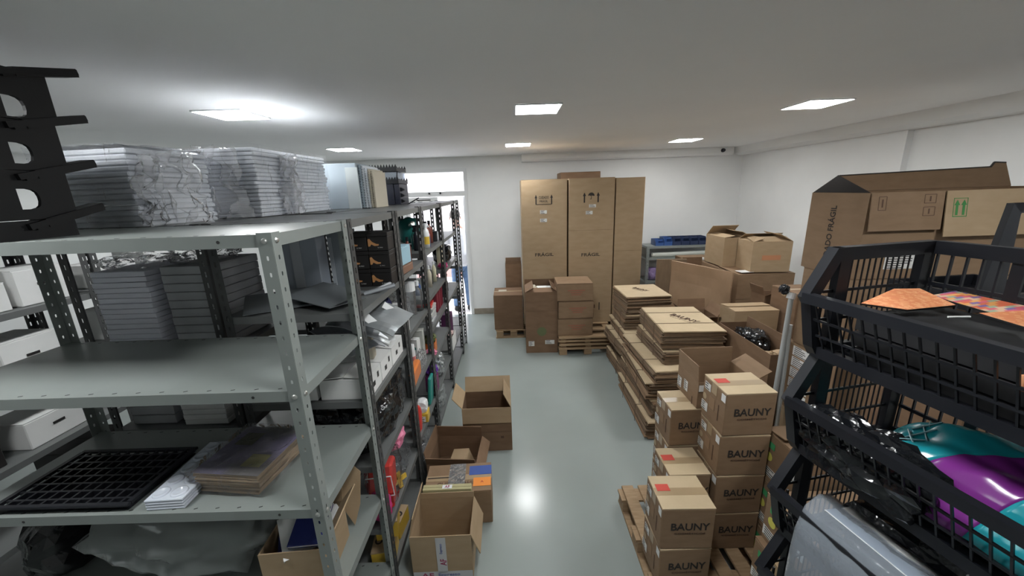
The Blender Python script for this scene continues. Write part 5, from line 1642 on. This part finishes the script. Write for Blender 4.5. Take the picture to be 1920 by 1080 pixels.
t = film_sheet('card_slip', 'whitish printed slip under the milky plastic sheet', lambda u, v: Bm @ Vector((-.10 - v * .09, .15 - u * .28, T3 + .205 + .01 * v)), 6, 3, WHITEC, 'paper', .001)
T2 = .08 + 2 * TIER
soft('black_film_bag', 'black plastic bag in the fourth basket from the top', 'bag', tuple(Bm @ Vector((0, 0, T2 + .012))), (.28, .46, .20), BLKFILM, 99, .2, 3, 2.4, .4, rz=BRZ)


# ------------------------------------------------------------------ person in the doorway
def skin_mesh(name, verts, edges, m_, parent, root=0, sub=2):
    me = bpy.data.meshes.new(name)
    me.from_pydata([v[:3] for v in verts], edges, [])
    me.materials.append(m_)
    o = bpy.data.objects.new(name, me)
    link(o, parent)
    sk = o.modifiers.new('skin', 'SKIN')
    sk.use_smooth_shade = True
    if not me.skin_vertices:
        me.attributes.new('x', 'FLOAT', 'POINT')
    lay = me.skin_vertices[0].data if me.skin_vertices else None
    if lay:
        for i, v in enumerate(verts):
            r = v[3] if isinstance(v[3], tuple) else (v[3], v[3])
            lay[i].radius = r
            lay[i].use_root = (i == root)
    sd = o.modifiers.new('sub', 'SUBSURF')
    sd.levels = sd.render_levels = sub
    return o

pr = thing('person', 'person in a white t-shirt and blue jeans standing in the doorway, back turned', 'person', (-.95, 6.74, -.02), R(8))
V = [(0, 0, .98, .09), (0, .01, 1.15, .085), (0, .02, 1.34, .095), (0, .015, 1.46, .07), (-.02, .01, 1.545, .052), (-.035, .015, 1.61, .062), (-.045, .02, 1.69, .085), (-.045, .02, 1.765, .068),
     (-.17, .01, 1.415, .04), (-.25, .02, 1.20, .042), (-.23, .10, .99, .034), (-.21, .14, .94, .028),
     (.17, .01, 1.415, .04), (.255, -.03, 1.20, .042), (.20, -.09, .99, .034), (.17, -.12, .94, .028),
     (-.095, 0, .88, .07), (-.11, .0, .50, .05), (-.11, .0, .10, .04), (-.115, .02, .05, .036), (-.12, .12, .045, .03),
     (.095, 0, .88, .07), (.115, .0, .50, .05), (.12, .0, .10, .04), (.125, .02, .05, .036), (.13, .12, .045, .03)]
Eg = [(0, 1), (1, 2), (2, 3), (3, 4), (4, 5), (5, 6), (6, 7), (3, 8), (8, 9), (9, 10), (10, 11), (3, 12), (12, 13), (13, 14), (14, 15), (0, 16), (16, 17), (17, 18), (18, 19), (19, 20),
      (0, 21), (21, 22), (22, 23), (23, 24), (24, 25)]
skin_mesh('body', V, Eg, SKIN, pr)
for hx, hy, s_ in ((-.21, .14, -1), (.17, -.12, 1)):
    b = MB()
    b.box((hx, hy, .915), (.05, .075, .07), None, .015)
    for q in range(4):
        b.tube((hx + (-.03 + q * .02) * .9, hy - .01, .885), (hx + (-.03 + q * .02) * .9 - s_ * .005, hy - .03, .83 + .008 * abs(q - 1)), .0085, 8, .006)
    b.tube((hx - s_ * .03, hy - .03, .92), (hx - s_ * .045, hy - .055, .87), .0095, 8, .007)
    b.build('hand', SKIN, pr, smooth=True)
def loft(b, rings, seg=18, cap=True):
    """rings of (x, y, z, rx, ry)"""
    vs = []
    for (x, y, z, rx, ry) in rings:
        vs.append([b.bm.verts.new((x + rx * math.cos(2 * PI * k / seg), y + ry * math.sin(2 * PI * k / seg), z + .004 * math.sin(k * 2.1 + z * 40))) for k in range(seg)])
    for p, q in zip(vs, vs[1:]):
        for k in range(seg):
            b.bm.faces.new((p[k], p[(k + 1) % seg], q[(k + 1) % seg], q[k]))
    if cap:
        b.bm.faces.new(vs[0][::-1])
        b.bm.faces.new(vs[-1])
    return b
b = MB()
loft(b, [(0, 0, .84, .185, .135), (0, 0, .95, .182, .135), (0, .005, 1.06, .172, .128), (0, .01, 1.18, .175, .13), (0, .015, 1.32, .19, .135), (0, .015, 1.42, .185, .115), (0, .012, 1.475, .13, .085), (-.01, .01, 1.515, .07, .065)])
loft(b, [(-.14, .012, 1.47, .05, .075), (-.205, .014, 1.41, .068, .072), (-.235, .016, 1.31, .068, .07), (-.25, .018, 1.23, .068, .07)])
loft(b, [(.14, .012, 1.47, .05, .075), (.205, .008, 1.41, .068, .072), (.24, -.004, 1.31, .068, .07), (.255, -.018, 1.23, .068, .07)])
b.build('t_shirt', SHIRT, pr, smooth=True)
b = MB()
loft(b, [(0, 0, .97, .168, .12), (0, 0, .90, .178, .13), (0, 0, .82, .182, .128), (0, 0, .76, .165, .105)])
for s_ in (-1, 1):
    loft(b, [(s_ * .085, 0, .86, .085, .115), (s_ * .095, 0, .72, .09, .105), (s_ * .11, 0, .50, .07, .078), (s_ * .115, 0, .30, .066, .072), (s_ * .12, .005, .09, .06, .068)])
b.build('jeans', JEANS, pr, smooth=True)
b = MB(); blob(b, (-.05, .0, 1.745), (.19, .215, .20), 3, .05, 3, 3, 0, flat=False)
b.build('hair', HAIR, pr, smooth=True)
for s_ in (-1, 1):
    MB().box((-.05 + s_ * .092, .0, 1.685), (.02, .035, .055), None, .008).build('ear', SKIN, pr)
    b = MB().box((s_ * .12, .04, .05), (.10, .27, .09), None, .025)
    b.build('shoe', BLKP, pr)
b = MB().box((-.05, .092, 1.675), (.025, .03, .045), None, .008)
b.build('nose', SKIN, pr)
